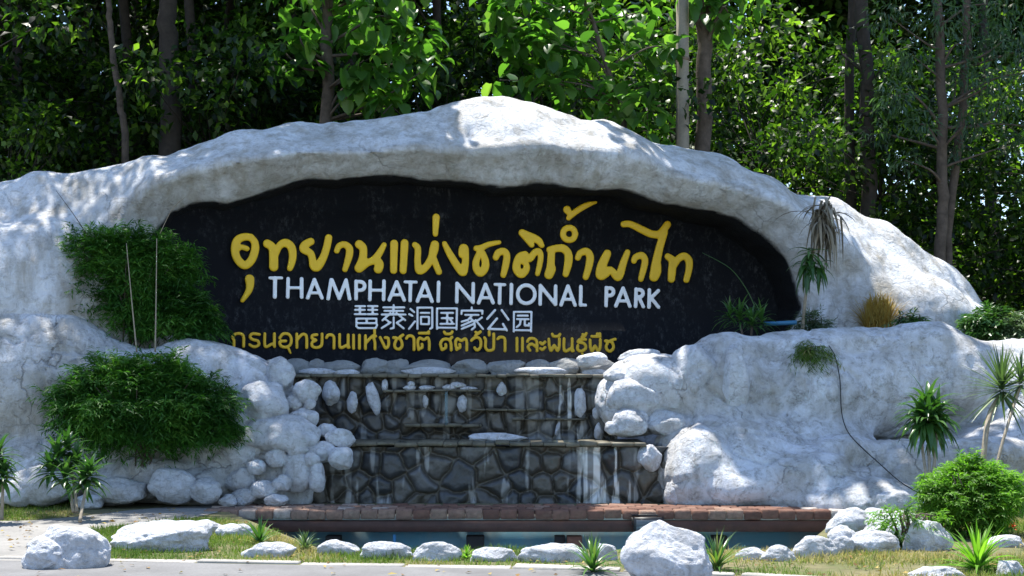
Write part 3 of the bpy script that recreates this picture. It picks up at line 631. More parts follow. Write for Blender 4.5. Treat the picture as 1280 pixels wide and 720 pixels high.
# ------------------------------------------------------------------ cascade
casc = empty('stone_cascade', 'stepped waterfall wall of dark wet cobbles below the black sign panel', 'cascade', (-.3, 19.4, -1))
def cobbles(name, pxa, pxb, pya, pyb, Y, cell, seed, elong=1.0, lime=0.0, limex=None):
    xa, zt = ray(pxa, pya, Y)[[0, 2]]; xb, zb = ray(pxb, pyb, Y)[[0, 2]]; h = .014
    xs = np.arange(xa, xb, h); zs = np.arange(zb, zt, h); X, Zg = np.meshgrid(xs, zs, indexing='ij'); rg = np.random.default_rng(seed)
    nx, nz = int((xb-xa)/cell)+3, int((zt-zb)/(cell*elong))+3
    P = np.stack(np.meshgrid(np.arange(nx)-1, np.arange(nz)-1, indexing='ij'), -1).reshape(-1, 2).astype(float)
    P[:, 0] += .5*(P[:, 1] % 2); P += rg.uniform(-.33, .33, P.shape); P = P*[cell, cell*elong] + [xa, zb]
    keep = rg.random(len(P)) > .12; P = P[keep]; n = len(P); idv = rg.random(n); hv = rg.uniform(.55, 1, n)
    G = np.stack([X, Zg], -1).reshape(-1, 2); G3 = np.c_[G[:,0], G[:,0]*0, G[:,1]]
    Gw = G + np.stack([fbm(G3*5, 2, seed), fbm(G3*5, 2, seed+7)], 1)*.03
    d1 = np.full(len(G), 9.); d2 = d1.copy(); i1 = np.zeros(len(G), int)
    for i, p in enumerate(P):
        d = np.hypot(Gw[:,0]-p[0], (Gw[:,1]-p[1])/elong**.5); c = d < d1
        d2 = np.where(c, d1, np.minimum(d2, d)); i1[c] = i; d1 = np.where(c, d, d1)
    e = (d2-d1)/2; b = np.clip((e-.012)/.075, 0, 1); dome = np.sqrt(1-(1-b)**2) * hv[i1]
    y = Y - dome*.10 - fbm(G3*7, 3, seed+3)*.012
    V = np.c_[G[:,0], y, G[:,1]]; a = np.arange(len(xs)*len(zs)).reshape(len(xs), len(zs))
    Q = np.stack([a[:-1,:-1], a[1:,:-1], a[1:,1:], a[:-1,1:]], -1).reshape(-1, 4)
    joint = np.clip(1 - b*3.5, 0, 1); ln = fbm(G3*np.array([9, 1, 1.3]), 4, seed+11); lm = np.clip((ln-.38)*5, 0, 1)*lime
    if limex is not None:
        cx = ray(limex[0], 600, Y)[0]; wx = limex[1]*Y/F_PX; l2 = fbm(G3*np.array([21, 1, 1.5]) + 3, 3, seed+19); lm = np.clip((l2-.02)*6, 0, 1)*np.exp(-((G[:,0]-cx)/wx)**4)*.85 + lm*.8
    # back and rim so the wall is a solid slab
    V2 = V.copy(); V2[:, 1] = Y + .35; N = len(V); br = []
    for s in (a[0,:], a[-1,:][::-1], a[:,0][::-1], a[:,-1]): br.append(np.stack([s[:-1], s[1:], s[1:]+N, s[:-1]+N], 1))
    Qb = Q[:, ::-1]+N
    two = lambda q: np.concatenate([q, q])
    return build(name, np.vstack([V, V2]), [np.concatenate([Q, Qb] + br)], M['cobble'], casc, True, {'tint': two(idv[i1]), 'joint': two(joint), 'lime': two(np.clip(lm, 0, 1))})
cobbles('lower_wall', 372, 852, 558, 665, 19.2, .29, 5, 1.15, .35, (755, 36))
cobbles('upper_wall', 350, 772, 470, 551.5, 20.25, .26, 9, 1.1, .25, (712, 16))
sb = MB(); rg = np.random.default_rng(8)
def slab_px(pxa, pxb, py, Yf, Yb, th, nm='ledge', mat='slab'):
    a, b_ = ray(pxa, py, Yf), ray(pxb, py, Yf); s = MB(); x = a[0]
    while x < b_[0] - .02:                                 # cast in short uneven lengths
        w_ = min(rg.uniform(.14, .38), b_[0]-x); f_ = Yf + rg.normal(0, .014); s.box((x+w_/2, (f_+Yb)/2, a[2]-th/2+rg.normal(0, .005)), (w_+.002, Yb-f_, th*rg.uniform(.85, 1.2)), 0, .5, .012, rg); x += w_
    return s.build(nm, M[mat], casc)
slab_px(405, 808, 553, 19.05, 20.3, .055)
slab_px(362, 762, 467.5, 20.02, 21.2, .05)
slab_px(478, 601, 487.5, 19.98, 20.22, .035)
slab_px(505, 602, 530, 19.95, 20.24, .05)
slab_px(640, 735, 523, 20.05, 20.24, .03)
slab_px(588, 672, 511.5, 20.05, 20.24, .03)
a, c2 = ray(438, 552.6, 19.3), ray(770, 552.6, 19.3)
film = build('water_film', [(a[0],19.16,a[2]),(c2[0],19.16,a[2]),(c2[0],20.17,a[2]),(a[0],20.17,a[2])], [np.array([[0,1,2,3]])], M['water'], casc)
tr = MB()
for dx, wd in ((0, 1.4), (3, 1.0), (-2, .7)):
    p = [ray(557.5+dx*.5, y, 19.97-.02*k) for k, y in enumerate((489, 500, 512, 524, 531))]; tr.tube(p, [wd*.006]*5, 6)
tr.build('water_trickle', M['water'], casc, True)
# row of grey coping stones under the panel, and flat white stones in front of them
cop = [(258+i*0, 0) for i in ()]
rowx = [(280,19),(310,18),(340,19),(372,18),(396,12),(426,27),(468,20),(495,17),(533,36),(586,25),(634,26),(674,19),(706,22),(744,26)]
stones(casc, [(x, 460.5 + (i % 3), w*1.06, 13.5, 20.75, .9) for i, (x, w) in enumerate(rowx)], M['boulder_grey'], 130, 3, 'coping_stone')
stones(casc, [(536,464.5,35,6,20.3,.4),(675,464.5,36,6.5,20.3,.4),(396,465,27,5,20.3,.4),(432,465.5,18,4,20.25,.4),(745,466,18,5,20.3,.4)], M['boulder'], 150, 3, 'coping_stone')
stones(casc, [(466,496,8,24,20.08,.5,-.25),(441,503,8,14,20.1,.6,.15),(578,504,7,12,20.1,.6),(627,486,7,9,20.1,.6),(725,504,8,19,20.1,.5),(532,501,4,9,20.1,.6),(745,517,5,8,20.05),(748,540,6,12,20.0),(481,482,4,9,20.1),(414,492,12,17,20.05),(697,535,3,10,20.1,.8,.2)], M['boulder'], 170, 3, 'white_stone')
def rock(px, py, w, h, label, cat='stone', group=None, Y=None, seed=0, sub=4, mat='boulder', name='white_stone', sink=.12, z0=0., rot=0., lobes=None, depth=.8):
    """one loose stone: its box in photo pixels; it stands on the ground (or on z0)"""
    if Y is None: Y = (CAM_Z - z0)*F_PX/(py + h/2 - HOR)
    s = Y/F_PX; r = np.array([w/2*s, max(depth*(w+h)/4*s, .06), h/2*s*(1+sink)])
    c = ray(px, py, Y + r[1]*.5); c[2] = ray(px, py, Y)[2] - r[2]*sink*.5
    if z0 == 0. and Y < 19: tp = ray(px, py - h/2, Y + r[1]*.4)[2]; r[2] = tp*(.72 if h > 30 else .8); c[2] = tp - r[2]
    mb = MB()
    V, T = rock_geo(c, r, seed, sub, rot=rot); mb.add(V, None, T)
    for dx, dz, k in (lobes or ()):
        V, T = rock_geo(c + np.array([dx*w/2*s, -.05, dz*h/2*s]), r*np.array(k), seed+31, sub); mb.add(V, None, T)
    o = mb.build(name, M[mat], smooth=True, loc=(c[0], c[1], c[2]-r[2])); return tag(o, label, cat, group)
G1 = 'loose white stones on the cascade ledges'
zl = ray(620, 553, 19.12)[2]
rock(620, 547.5, 80, 13, 'long flat white stone lying in the water of the lower ledge', 'stone', G1, 19.55, 301, sink=.0)
zz = ((514,480.5,10,9,'white stone on top of the left heap on the thin upper ledge'),(512,484.5,17,7,'leftmost white stone of the left heap on the thin upper ledge'),(534,485,21,7,'flat white stone at right of the left heap on the thin ledge'),
      (572,481.5,22,9,'white stone on top of the right heap on the thin upper ledge'),(562,484.5,19,8,'leftmost white stone of the right heap on the thin ledge'),(586,485.5,23,6,'flat white stone at right of the right heap on the thin ledge'))
for i, (x, y, w_, h_, lb) in enumerate(zz): rock(x, y, w_, h_, lb, 'stone', G1, 20.06, 310+i, 3, sink=.0)

# ------------------------------------------------------------------ brick footbridge
br = empty('brick_footbridge', 'low brick topped footbridge on a dark brown beam crossing in front of the cascade', 'footbridge', (0, 18.2, -.1))
LIFT = .03
bk = MB(); rg = np.random.default_rng(12); xa, xb = gnd(256, 639)[0], gnd(1066, 639)[0]; bw = .232
n = int((xb-xa)/bw)
for r_ in range(4):
    yy = 17.98 + r_*.225
    for i in range(-1, n+1):
        x = xa + (i + .5 + (.5 if r_ % 2 else 0))*bw
        if x - bw/2 < xa-.02 or x + bw/2 > xb+.02: continue
        u = rg.random(); tint = .15 + .65*u if (x > -1.6 or u > .7) else .72 + .28*u
        if x > 3.6 and u > .6: tint = .95
        bk.box((x, yy + rg.normal(0, .004), LIFT-.066 + rg.normal(0, .004) - .01*(r_ == 0)*rg.random()), (bw-.005, .221, .125), rg.normal(0, .012), tint, .016, rg)
bk.build('brick_top', M['brick'], br, True)
s = MB(); s.box(((xa+xb)/2, 18.33, LIFT-.105), (xb-xa-.02, .86, .075)); s.build('mortar_bed', M['kerb'], br)
for yb in (17.98, 18.33):
    s = MB(); s.box(((gnd(282,639)[0]+gnd(1046,639)[0])/2, yb, -.198), (gnd(1046,639)[0]-gnd(282,639)[0], .13, .15), 0, .5, .006); s.build('beam', M['beam'], br)
for px, wd, mt in ((594,.24,'post_dark'),(700,.14,'post_dark'),(416,.2,'post_dark'),(900,.2,'post_dark')):
    s = MB(); s.box(((px-640)/F_PX*18.05, 18.14, -.722), (wd, .19, .756), 0, .5, .006); s.build('post', M[mt], br)
s = MB(); s.box(((706-640)/F_PX*18.05+.13, 18.10, -.722), (.2, .2, .755), 0, .5, .006); s.build('post', M['post_brick'], br)
pipe = MB(); x = (493-640)/F_PX*17.85; pipe.tube([(x, 17.86, -.30), (x, 17.86, -.75), (x, 17.86, -1.08)], .022, 10); tag(pipe.build('drain_pipe', M['blue_pipe'], smooth=True), 'thin pale blue pipe standing in the pool under the footbridge', 'pipe')
# flood lamp tucked behind the beam
fl = empty('flood_lamp', 'small black flood lamp at the edge of the footbridge, behind the big white boulder', 'lamp', ray(810, 656, 17.8))
c = ray(810, 656, 17.8); s = MB(); s.box((c[0], c[1], c[2]), (.38, .09, .20), 0, .5, .015); s.build('lamp_housing', M['black_plastic'], fl)
s = MB(); s.box((c[0], c[1]-.049, c[2]), (.32, .008, .14), 0, .5, .002); s.build('lamp_glass', M['grey_glass'], fl)
s = MB(); s.tube([(c[0]-.205, c[1], c[2]), (c[0]-.205, c[1]+.07, c[2]+.12), (c[0]+.205, c[1]+.07, c[2]+.12), (c[0]+.205, c[1], c[2])], .012, 6); s.build('bracket', M['black_plastic'], fl)

# ------------------------------------------------------------------ loose boulders and the stone edging of the pool
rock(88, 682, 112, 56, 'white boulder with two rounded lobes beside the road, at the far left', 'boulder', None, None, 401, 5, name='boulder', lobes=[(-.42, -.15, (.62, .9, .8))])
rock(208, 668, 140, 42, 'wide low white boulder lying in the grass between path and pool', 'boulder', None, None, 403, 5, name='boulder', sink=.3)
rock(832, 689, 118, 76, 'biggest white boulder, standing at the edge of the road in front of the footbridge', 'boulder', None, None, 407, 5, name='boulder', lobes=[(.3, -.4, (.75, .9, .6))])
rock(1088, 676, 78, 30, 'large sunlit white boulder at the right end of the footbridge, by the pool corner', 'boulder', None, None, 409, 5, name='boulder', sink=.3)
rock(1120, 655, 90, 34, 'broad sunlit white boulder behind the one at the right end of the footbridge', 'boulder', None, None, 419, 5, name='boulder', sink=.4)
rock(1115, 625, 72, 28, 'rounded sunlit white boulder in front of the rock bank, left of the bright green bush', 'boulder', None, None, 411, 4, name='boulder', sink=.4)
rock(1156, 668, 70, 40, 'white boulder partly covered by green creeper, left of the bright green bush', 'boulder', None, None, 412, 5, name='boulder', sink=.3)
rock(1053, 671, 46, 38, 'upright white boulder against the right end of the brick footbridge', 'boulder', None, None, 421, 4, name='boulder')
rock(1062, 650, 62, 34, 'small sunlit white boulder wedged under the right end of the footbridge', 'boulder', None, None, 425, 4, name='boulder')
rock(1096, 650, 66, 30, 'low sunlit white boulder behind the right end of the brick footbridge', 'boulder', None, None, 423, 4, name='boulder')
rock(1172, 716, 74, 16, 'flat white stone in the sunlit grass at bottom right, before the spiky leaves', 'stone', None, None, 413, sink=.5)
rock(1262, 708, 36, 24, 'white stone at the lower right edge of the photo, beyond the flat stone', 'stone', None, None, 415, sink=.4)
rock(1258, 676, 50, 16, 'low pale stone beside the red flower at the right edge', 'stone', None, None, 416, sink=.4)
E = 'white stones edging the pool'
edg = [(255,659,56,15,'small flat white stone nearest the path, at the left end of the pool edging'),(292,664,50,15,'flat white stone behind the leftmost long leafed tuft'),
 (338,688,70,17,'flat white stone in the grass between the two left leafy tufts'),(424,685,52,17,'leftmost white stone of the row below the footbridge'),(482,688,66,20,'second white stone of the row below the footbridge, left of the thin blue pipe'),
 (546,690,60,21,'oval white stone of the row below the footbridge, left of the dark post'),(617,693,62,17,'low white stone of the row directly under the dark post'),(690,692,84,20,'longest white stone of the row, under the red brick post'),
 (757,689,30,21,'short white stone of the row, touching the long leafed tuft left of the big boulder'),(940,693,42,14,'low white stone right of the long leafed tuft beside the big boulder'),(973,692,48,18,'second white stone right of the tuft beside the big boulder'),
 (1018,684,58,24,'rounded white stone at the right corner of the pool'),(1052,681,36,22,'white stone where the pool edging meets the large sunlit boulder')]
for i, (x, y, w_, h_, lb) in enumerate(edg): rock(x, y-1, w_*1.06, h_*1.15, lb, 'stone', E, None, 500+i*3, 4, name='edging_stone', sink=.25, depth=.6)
# cable over the right bank

from mathutils.bvhtree import BVHTree
from mathutils import Vector
bpy.context.view_layer.update()
_bv = []
for t_ in (bank_r, bank_l, sign):
    for ch in t_.children:
        if ch.name.startswith(('rock_face', 'rock_arch', 'boulder')):
            vs = np.empty(len(ch.data.vertices)*3, np.float32); ch.data.vertices.foreach_get('co', vs); vs = vs.reshape(-1, 3) + world_loc(ch)
            _bv.append(BVHTree.FromPolygons([tuple(v) for v in vs], [tuple(p.vertices) for p in ch.data.polygons]))
def surf(px, py, default=20.):
    """distance at which the sight line through a photo pixel meets the rocks"""
    d = Vector(((px-640)/F_PX, 1, (HOR-py)/F_PX)); ln = d.length; best = default
    for b_ in _bv:
        h_ = b_.ray_cast(Vector((0, 0, CAM_Z)), d/ln)
        if h_[0] is not None: best = min(best, h_[0].y) if best != default else h_[0].y
    return best
# ------------------------------------------------------------------ plants
UPV = np.array([0, 0, 1.])
def leaf_cards(P, D, L, W, Nn, bend=.0, tint=None):
    """pointed leaves, each two halves folded along the midrib: 5 points, 4 faces"""
    D = norm(D); S = norm(np.cross(D, Nn)); Nn = norm(np.cross(S, D)); L = np.asarray(L)[:, None]; W = np.asarray(W)[:, None]
    b = P; m = P + D*L*.5 + Nn*L*bend*.5; t = P + D*L - Nn*L*bend*.6
    l = P + D*L*.42 + S*W*.5 + Nn*W*.12 + Nn*L*bend*.4; r = P + D*L*.42 - S*W*.5 + Nn*W*.12 + Nn*L*bend*.4
    n = len(P); V = np.stack([b, l, m, r, t], 1).reshape(-1, 3); i = np.arange(n)[:, None]*5
    T = np.concatenate([i+[0,2,1], i+[0,3,2], i+[1,2,4], i+[2,3,4]]); tt = np.repeat(tint if tint is not None else np.full(n, .5), 5)
    return V, T, tt
def add_leaves(mb, *a, **k): V, T, t = leaf_cards(*a, **k); mb.add(V, None, T, t)
def straps(mb, P, D, L, W, droop, seg=5, tint=None, rng=None, taper=.5):
    P = np.asarray(P, float); n = len(P); D = norm(np.asarray(D, float)); L = np.broadcast_to(L, (n,)); W = np.broadcast_to(W, (n,)); droop = np.broadcast_to(droop, (n,))
    S = norm(np.cross(D, UPV) + 1e-4); p = P.copy(); d = D.copy(); rows = []
    prof = [math.sin(math.pi*min(1, (.12 + .88*(k/seg)*.98)**taper))**.8 if k < seg else .03 for k in range(seg+1)]
    for k in range(seg+1):
        w = (W*prof[k])[:, None]/2; up = norm(np.cross(S, d)); rows.append(np.stack([p - S*w + up*w*.35, p, p + S*w + up*w*.35], 1))
        d = norm(d - UPV*(droop*(.25 + k/seg)/seg*1.6)[:, None]); p = p + d*(L/seg)[:, None]
    V = np.stack(rows, 1).reshape(-1, 3); i = np.arange(n)[:, None, None]*(3*(seg+1)) + np.arange(seg)[None, :, None]*3
    Q = np.concatenate([(i + np.array([0,1,4,3])).reshape(-1, 4), (i + np.array([1,2,5,4])).reshape(-1, 4)])
    mb.add(V, Q, None, np.repeat(tint if tint is not None else np.full(n, .5), 3*(seg+1))); return p
def rosette(mb, c, n, L, W, e0, e1, droop, rng, hgt=.1, tilt=None, tint=(.2, .8)):
    k = np.arange(n); az = k*2.39996 + rng.uniform(0, 6.28); f = (k+.5)/n; el = np.radians(e0 + (e1-e0)*f + rng.normal(0, 7, n))
    D = np.stack([np.cos(az)*np.cos(el), np.sin(az)*np.cos(el), np.sin(el)], 1)
    P = np.asarray(c) + np.stack([0*f, 0*f, hgt*(1-f)-hgt*.5], 1) + D*.012
    straps(mb, P, D, L*rng.uniform(.75, 1.1, n)*(1-.25*(1-f)), W*rng.uniform(.85, 1.1, n), droop*rng.uniform(.6, 1.3, n), 5, rng.uniform(*tint, n))
def shell_points(c, r, n, rng, zmin=-.7, inner=.55, lump=.18, seed=1):
    U = norm(rng.normal(size=(n*2, 3))); U = U[U[:, 2] > zmin][:n]; q = rng.uniform(0, 1, len(U))**.45; rad = inner + (1-inner)*q
    rad = rad*(1 + lump*fbm(U*2.2 + seed*5, 3, seed)); return np.asarray(c) + U*rad[:, None]*np.asarray(r), U
def fine_bush(name, label, px, py, rx, ry, Y, rd, n, mat, seed, cat='bush', blade=(.10, .17), wid=.018, zmin=-.75, droop=.5, lobes=None):
    rng = np.random.default_rng(seed); c = ray(px, py, Y); s = Y/F_PX
    t = empty(name, label, cat, (c[0], c[1], c[2]-ry*s)); mb = MB()
    for (dx, dz, k, fr) in (lobes or [(0, 0, 1, 1)]):
        cc = c + np.array([dx*rx*s, rng.normal(0, .12)*rd, dz*ry*s]); r = np.array([rx*s, rd, ry*s])*k; tw = max(int(n*fr)//13, 20)
        P, U = shell_points(cc, r, tw, rng, zmin, .35, .32, seed); m = len(P); nl = 13
        el = norm(U*np.array([1, 1, .8]) + rng.normal(0, .4, (m, 3)) + UPV*.25); TL = rng.uniform(.8, 2.6, m)*blade[1]      # arching twigs set with narrow leaflets
        P = P - el*TL[:, None]*.5
        f = (np.arange(nl)+1)/nl; pos = P[:, None] + el[:, None]*(f[None, :, None]*TL[:, None, None]) - UPV*(f[None, :, None]**2)*TL[:, None, None]*.55*droop
        tan = norm(el[:, None] - UPV*(f[None, :, None]*1.1*droop)); sd = norm(np.cross(tan, UPV) + 1e-4)
        sg = np.where(np.arange(nl) % 2, 1., -1.)[None, :, None]; D = norm(tan*.55 + sd*sg*.7 - UPV*.25*droop + rng.normal(0, .22, (m, nl, 3)))
        pos = pos.reshape(-1, 3); D = D.reshape(-1, 3); nn = len(pos); L = rng.uniform(*blade, nn)
        tint = np.clip(.42 + .38*fbm(pos*2.0, 2, seed+3) + np.repeat(rng.normal(0, .14, m), nl) + rng.normal(0, .08, nn), 0, 1)
        add_leaves(mb, pos, D, L, np.full(nn, wid)*rng.uniform(.8, 1.3, nn), norm(rng.normal(0, .4, (nn, 3)) + UPV), bend=.14, tint=tint)
    mb.build('foliage', M[mat], t, loc=None)
    st = MB()
    for k in range(14):
        a = rng.uniform(0, 6.28); e = c + np.array([math.cos(a)*rx*s*.7, math.sin(a)*rd*.7, rng.uniform(-.2, .6)*ry*s]); b_ = np.array([c[0]+rng.normal(0, .08), c[1]+rng.normal(0, .06), c[2]-ry*s])
        st.tube([b_, (b_+e)/2 + UPV*.12, e], [.012, .009, .004], 5)
    st.build('stem', M['bark'], t); return t
fine_bush('round_bush', 'large dark green feathery bush in front of the left rim of the black panel', 160, 362, 104, 80, 19.85, .5, 56000, 'leaf_bamboo', 11, wid=.019, blade=(.09, .15), lobes=[(0, .05, .72, .34), (-.55, .1, .5, .14), (-.38, .55, .42, .1), (.1, .55, .45, .1), (.42, .4, .45, .1), (.55, -.35, .5, .12), (.82, -.5, .34, .06), (-.2, -.3, .6, .12), (-.78, -.02, .3, .04)])
fine_bush('round_bush', 'dome shaped dark green feathery bush in front of the left rock bank', 180, 510, 116, 72, 18.55, .7, 64000, 'leaf_bamboo', 12, wid=.019, blade=(.09, .15), lobes=[(0, .05, .78, .42), (-.5, -.05, .52, .14), (-.3, .42, .5, .1), (.15, .5, .48, .1), (.5, .1, .55, .12), (.62, -.35, .42, .08), (-.1, -.4, .6, .1), (-.72, .2, .3, .04)])
fine_bush('round_bush', 'bright green sunlit bush by the spiky leaved plant at the lower right', 1216, 624, 70, 56, 15.0, .55, 36000, 'leaf_bright', 13, wid=.016, blade=(.05, .09), lobes=[(0, 0, .8, .5), (.45, .15, .52, .15), (-.45, .1, .5, .14), (.05, .45, .5, .13), (0, -.4, .65, .12)])
fine_bush('small_bush', 'dark green bush cut off by the left edge of the photo', -12, 356, 28, 30, 19.6, .3, 6000, 'leaf_bamboo', 14)
fine_bush('small_bush', 'dark leaved bush behind the rock bank at the right end of the arch', 1236, 408, 28, 24, 22.3, .4, 5000, 'leaf_drac', 15, wid=.035, blade=(.1, .18))
fine_bush('small_bush', 'pale green bush behind the rock bank at the right edge of the photo', 1270, 412, 26, 20, 22.0, .4, 4000, 'leaf_yucca', 16, wid=.03, blade=(.07, .13))
def dry_tussock():
    rng = np.random.default_rng(17); Yt = surf(1097, 405) - .12; mb = MB()
    for dx in (-12, -4, 5, 13):
        rosette(mb, ray(1097+dx, 414+rng.uniform(-3, 2), Yt), 120, .72, .016, 89, 50, 1.0, rng, .05, tint=(.1, 1)); rosette(mb, ray(1097+dx*.7, 392, Yt+.03), 90, .42, .014, 80, -20, 1.5, rng, .25, tint=(.3, 1))
    tag(mb.build('dry_tuft', M['straw'], loc=tuple(ray(1097, 414, Yt))), 'straw coloured dry tussock against the right flank of the arch', 'dry plant')
dry_tussock()
fine_bush('small_bush', 'thin grey green weed at the foot of the tall drooping plant on the arch', 1014, 404, 18, 14, 21.5, .2, 1200, 'leaf_yucca', 18, wid=.014)
fine_bush('small_bush', 'small dark weed right of the straw coloured bush', 1136, 401, 18, 9, 21.3, .15, 500, 'leaf_drac', 19, wid=.03)
fine_bush('creeper', 'light green creeper over the white boulders left of the bright bush', 1136, 648, 52, 20, 13.9, .2, 900, 'leaf_bright', 20, 'creeper', (.05, .1), .016)
fine_bush('small_bush', 'low dark bush on the sunlit grass at the lower right', 1118, 690, 26, 20, 14.0, .22, 2600, 'leaf_drac', 21, wid=.03, blade=(.05, .1))
fine_bush('creeper', 'pale green weed hanging over the top of the right rock bank', 1012, 440, 24, 14, surf(1012, 440)+.05, .22, 2200, 'grass', 22, 'weed', (.08, .16), .012, -.9, 1.2)

def cane_plant(name, label, heads, canes, mat='leaf_drac', seed=1, n=34, L=.34, W=.05, e=(80, -25), droop=.8, cr=.02, cat='plant', hgt=.14, cane_mat='cane', dead=None):
    """heads: (px, py, Y); canes: lists of (px, py, Y) from the ground up"""
    rng = np.random.default_rng(seed); b = ray(*canes[0][0]); t = empty(name, label, cat, tuple(b))
    for c in canes:
        P = catmull(np.array([ray(*q) for q in c]), 4); s = MB(); s.tube(P, np.linspace(cr*1.15, cr*.8, len(P)), 8); s.build('stem', M[cane_mat], t, True)
    for hd in heads:
        mb = MB(); k = hd[3] if len(hd) > 3 else 1
        rosette(mb, ray(*hd[:3]), int(n*k), L*k, W, e[0], e[1], droop, rng, hgt); mb.build('leaf_head', M[mat], t)
    if dead:
        px, py, Y, m, LL = dead; mb = MB(); P = ray(px, py, Y) + rng.normal(0, [.08, .05, .14], (m, 3)); az = rng.uniform(0, 6.28, m)
        D = np.stack([np.cos(az)*.35, np.sin(az)*.35, rng.uniform(-1.5, .2, m)], 1); straps(mb, P, D, rng.uniform(.4, 1, m)*LL, rng.uniform(.03, .07, m), rng.uniform(.8, 2.6, m), 6, rng.random(m)); mb.build('dead_leaf', M['leaf_dry'], t)
    return t
g_ = 'leafy dracaena plants'
cane_plant('dracaena_plant', 'leafy dracaena with glossy dark leaves on three canes beside the path, left', [(72,572,17.1,1.05),(84,562,17.2,1.0),(62,588,17.0,.9),(96,580,17.1,.95),(112,594,16.6,1.0),(104,604,16.6,.85),(82,596,16.9,.9)],
           [[(92,640,16.7),(86,610,16.9),(73,580,17.1)],[(96,640,16.7),(92,600,17.0),(85,568,17.2)],[(100,652,16.2),(104,628,16.4),(111,600,16.6)]], seed=31, n=32, L=.36, W=.068, e=(78, -30), droop=.7)
cane_plant('dracaena_plant', 'dark leaved dracaena cut off by the left edge of the photo', [(-2,572,16.4,1.),(4,596,16.3,.9),(-10,584,16.3,1.)], [[(-4,650,16.3),(-3,610,16.3),(-2,578,16.4)],[(2,650,16.2),(3,625,16.2),(4,600,16.3)]], seed=32, n=30, L=.38, W=.068, e=(70, -40), droop=.9)
cane_plant('dracaena_plant', 'dark drooping dracaena on thin canes in front of the right rock bank', [(1160,512,17.6,1.05),(1150,522,17.5,.9),(1172,524,17.6,.9),(1161,526,17.4,.9)],
           [[(1162,596,17.2),(1161,560,17.4),(1160,520,17.6)],[(1158,596,17.2),(1153,560,17.4),(1151,526,17.5)],[(1166,594,17.2),(1170,560,17.4),(1171,528,17.6)]], seed=33, n=40, L=.56, W=.085, e=(75, -55), droop=1.1)
cane_plant('yucca_plant', 'pale spiky fan leaved yucca on a slanting white cane at the right edge', [(1252,486,17.6,1.0)], [[(1228,590,17.2),(1232,545,17.3),(1238,515,17.5),(1252,492,17.6)]], 'leaf_yucca', 34, 80, .72, .042, (86, -40), .25, .035)
cane_plant('yucca_plant', 'second slender yucca on a thin leaning cane, half outside the right edge', [(1276,478,17.4,.8)], [[(1244,590,17.0),(1254,550,17.1),(1268,505,17.3),(1276,482,17.4)]], 'leaf_yucca', 35, 60, .66, .042, (86, -40), .3, .02)
cane_plant('tall_plant', 'tall drooping plant with withered grey leaves leaning against the right of the arch', [(1012,318,21.2,.9),(1024,334,21.2,.75),(1008,332,21.2,.8)],
           [[(1003,416,21.4),(1006,380,21.35),(1012,335,21.3),(1022,295,21.25),(1032,258,21.4)]], 'leaf_drac', 36, 20, .58, .075, (30, -75), 1.3, .025, dead=(1030, 268, 21.3, 150, .75))
cane_plant('leafy_plant', 'glossy broad strap leaved plant standing inside the dark cave opening, right of the lettering', [(925,398,21.0,1.),(940,405,20.9,1.),(912,395,21.1,.8),(952,402,20.9,.8)],
           [[(930,440,20.9),(928,420,20.9),(925,402,21.0)],[(938,440,20.8),(939,420,20.9),(940,408,20.9)]], seed=37, n=24, L=.48, W=.05, e=(80, -10), droop=.9, cane_mat='bark')
def tuft(name, label, px, py, n, L, W, mat, seed, e=(85, 20), droop=.8, cat='plant', Y=None, hgt=.04, tint=(.2, .85)):
    rng = np.random.default_rng(seed)
    if Y is None: X, Y = gnd(px, py); c = np.array([X, Y, .0])
    else: c = ray(px, py, Y)
    mb = MB(); rosette(mb, c + UPV*.02, n, L, W, e[0], e[1], droop, rng, hgt, tint=tint); o = mb.build(name, M[mat], loc=tuple(c)); return tag(o, label, cat)
tuft('leaf_tuft', 'long leafed green tuft at the front of the footbridge, leftmost of the tufts', 325, 681, 26, .36, .035, 'leaf_drac', 51, droop=.7, tint=(.5, 1))
tuft('leaf_tuft', 'small pale green tuft between two flat white stones at lower left', 381, 689, 46, .24, .022, 'leaf_yucca', 52, droop=.7)
tuft('leaf_tuft', 'long leafed tuft just left of the biggest white boulder', 741, 716, 34, .42, .036, 'leaf_drac', 53, droop=1.0, tint=(.4, .95))
tuft('leaf_tuft', 'tall narrow leafed tuft at right of the biggest white boulder', 896, 712, 44, .44, .03, 'leaf_drac', 54, droop=.7, tint=(.4, 1))
tuft('leaf_tuft', 'large sunlit spiky tuft with light green leaves, in front of the bright bush', 1222, 714, 64, .54, .042, 'leaf_bright', 55, (88, 12), .75, tint=(.2, .85))
tuft('leaf_tuft', 'tiny green tuft behind the white stone row, under the dark post', 583, 700, 26, .14, .02, 'leaf_bright', 56)
# tall bare stalks
def stalk(label, pts, r=.008, mat='cane', name='dry_stalk', cat='stalk'):
    s = MB(); P = catmull(np.array([ray(*p) for p in pts]), 5); s.tube(P, np.linspace(r, r*.35, len(P)), 6)
    return tag(s.build(name, M[mat], smooth=True), label, cat)
stalk('left of two bare dry stalks standing in front of the feathery bushes', [(171,440,18.9),(166,390,19.0),(158,304,19.1)], .013)
stalk('right of two bare dry stalks standing in front of the feathery bushes', [(194,440,18.9),(195,380,19.0),(196,298,19.1)], .013)
stalk('thin bent dark stalk rising from the upper left bush over the white rock', [(108,292,19.5),(92,268,19.5),(70,238,19.4)], .008, 'bark_dark')
stalk('thin dry stalk above the upper left bush, beside the opening of the arch', [(200,292,19.4),(215,262,19.4),(232,246,19.3)], .006, 'cane')
stalk('thin arching stalk over the glossy plant inside the cave opening', [(944,384,20.8),(932,360,20.8),(912,335,20.7),(878,316,20.6)], .008, 'leaf_drac')
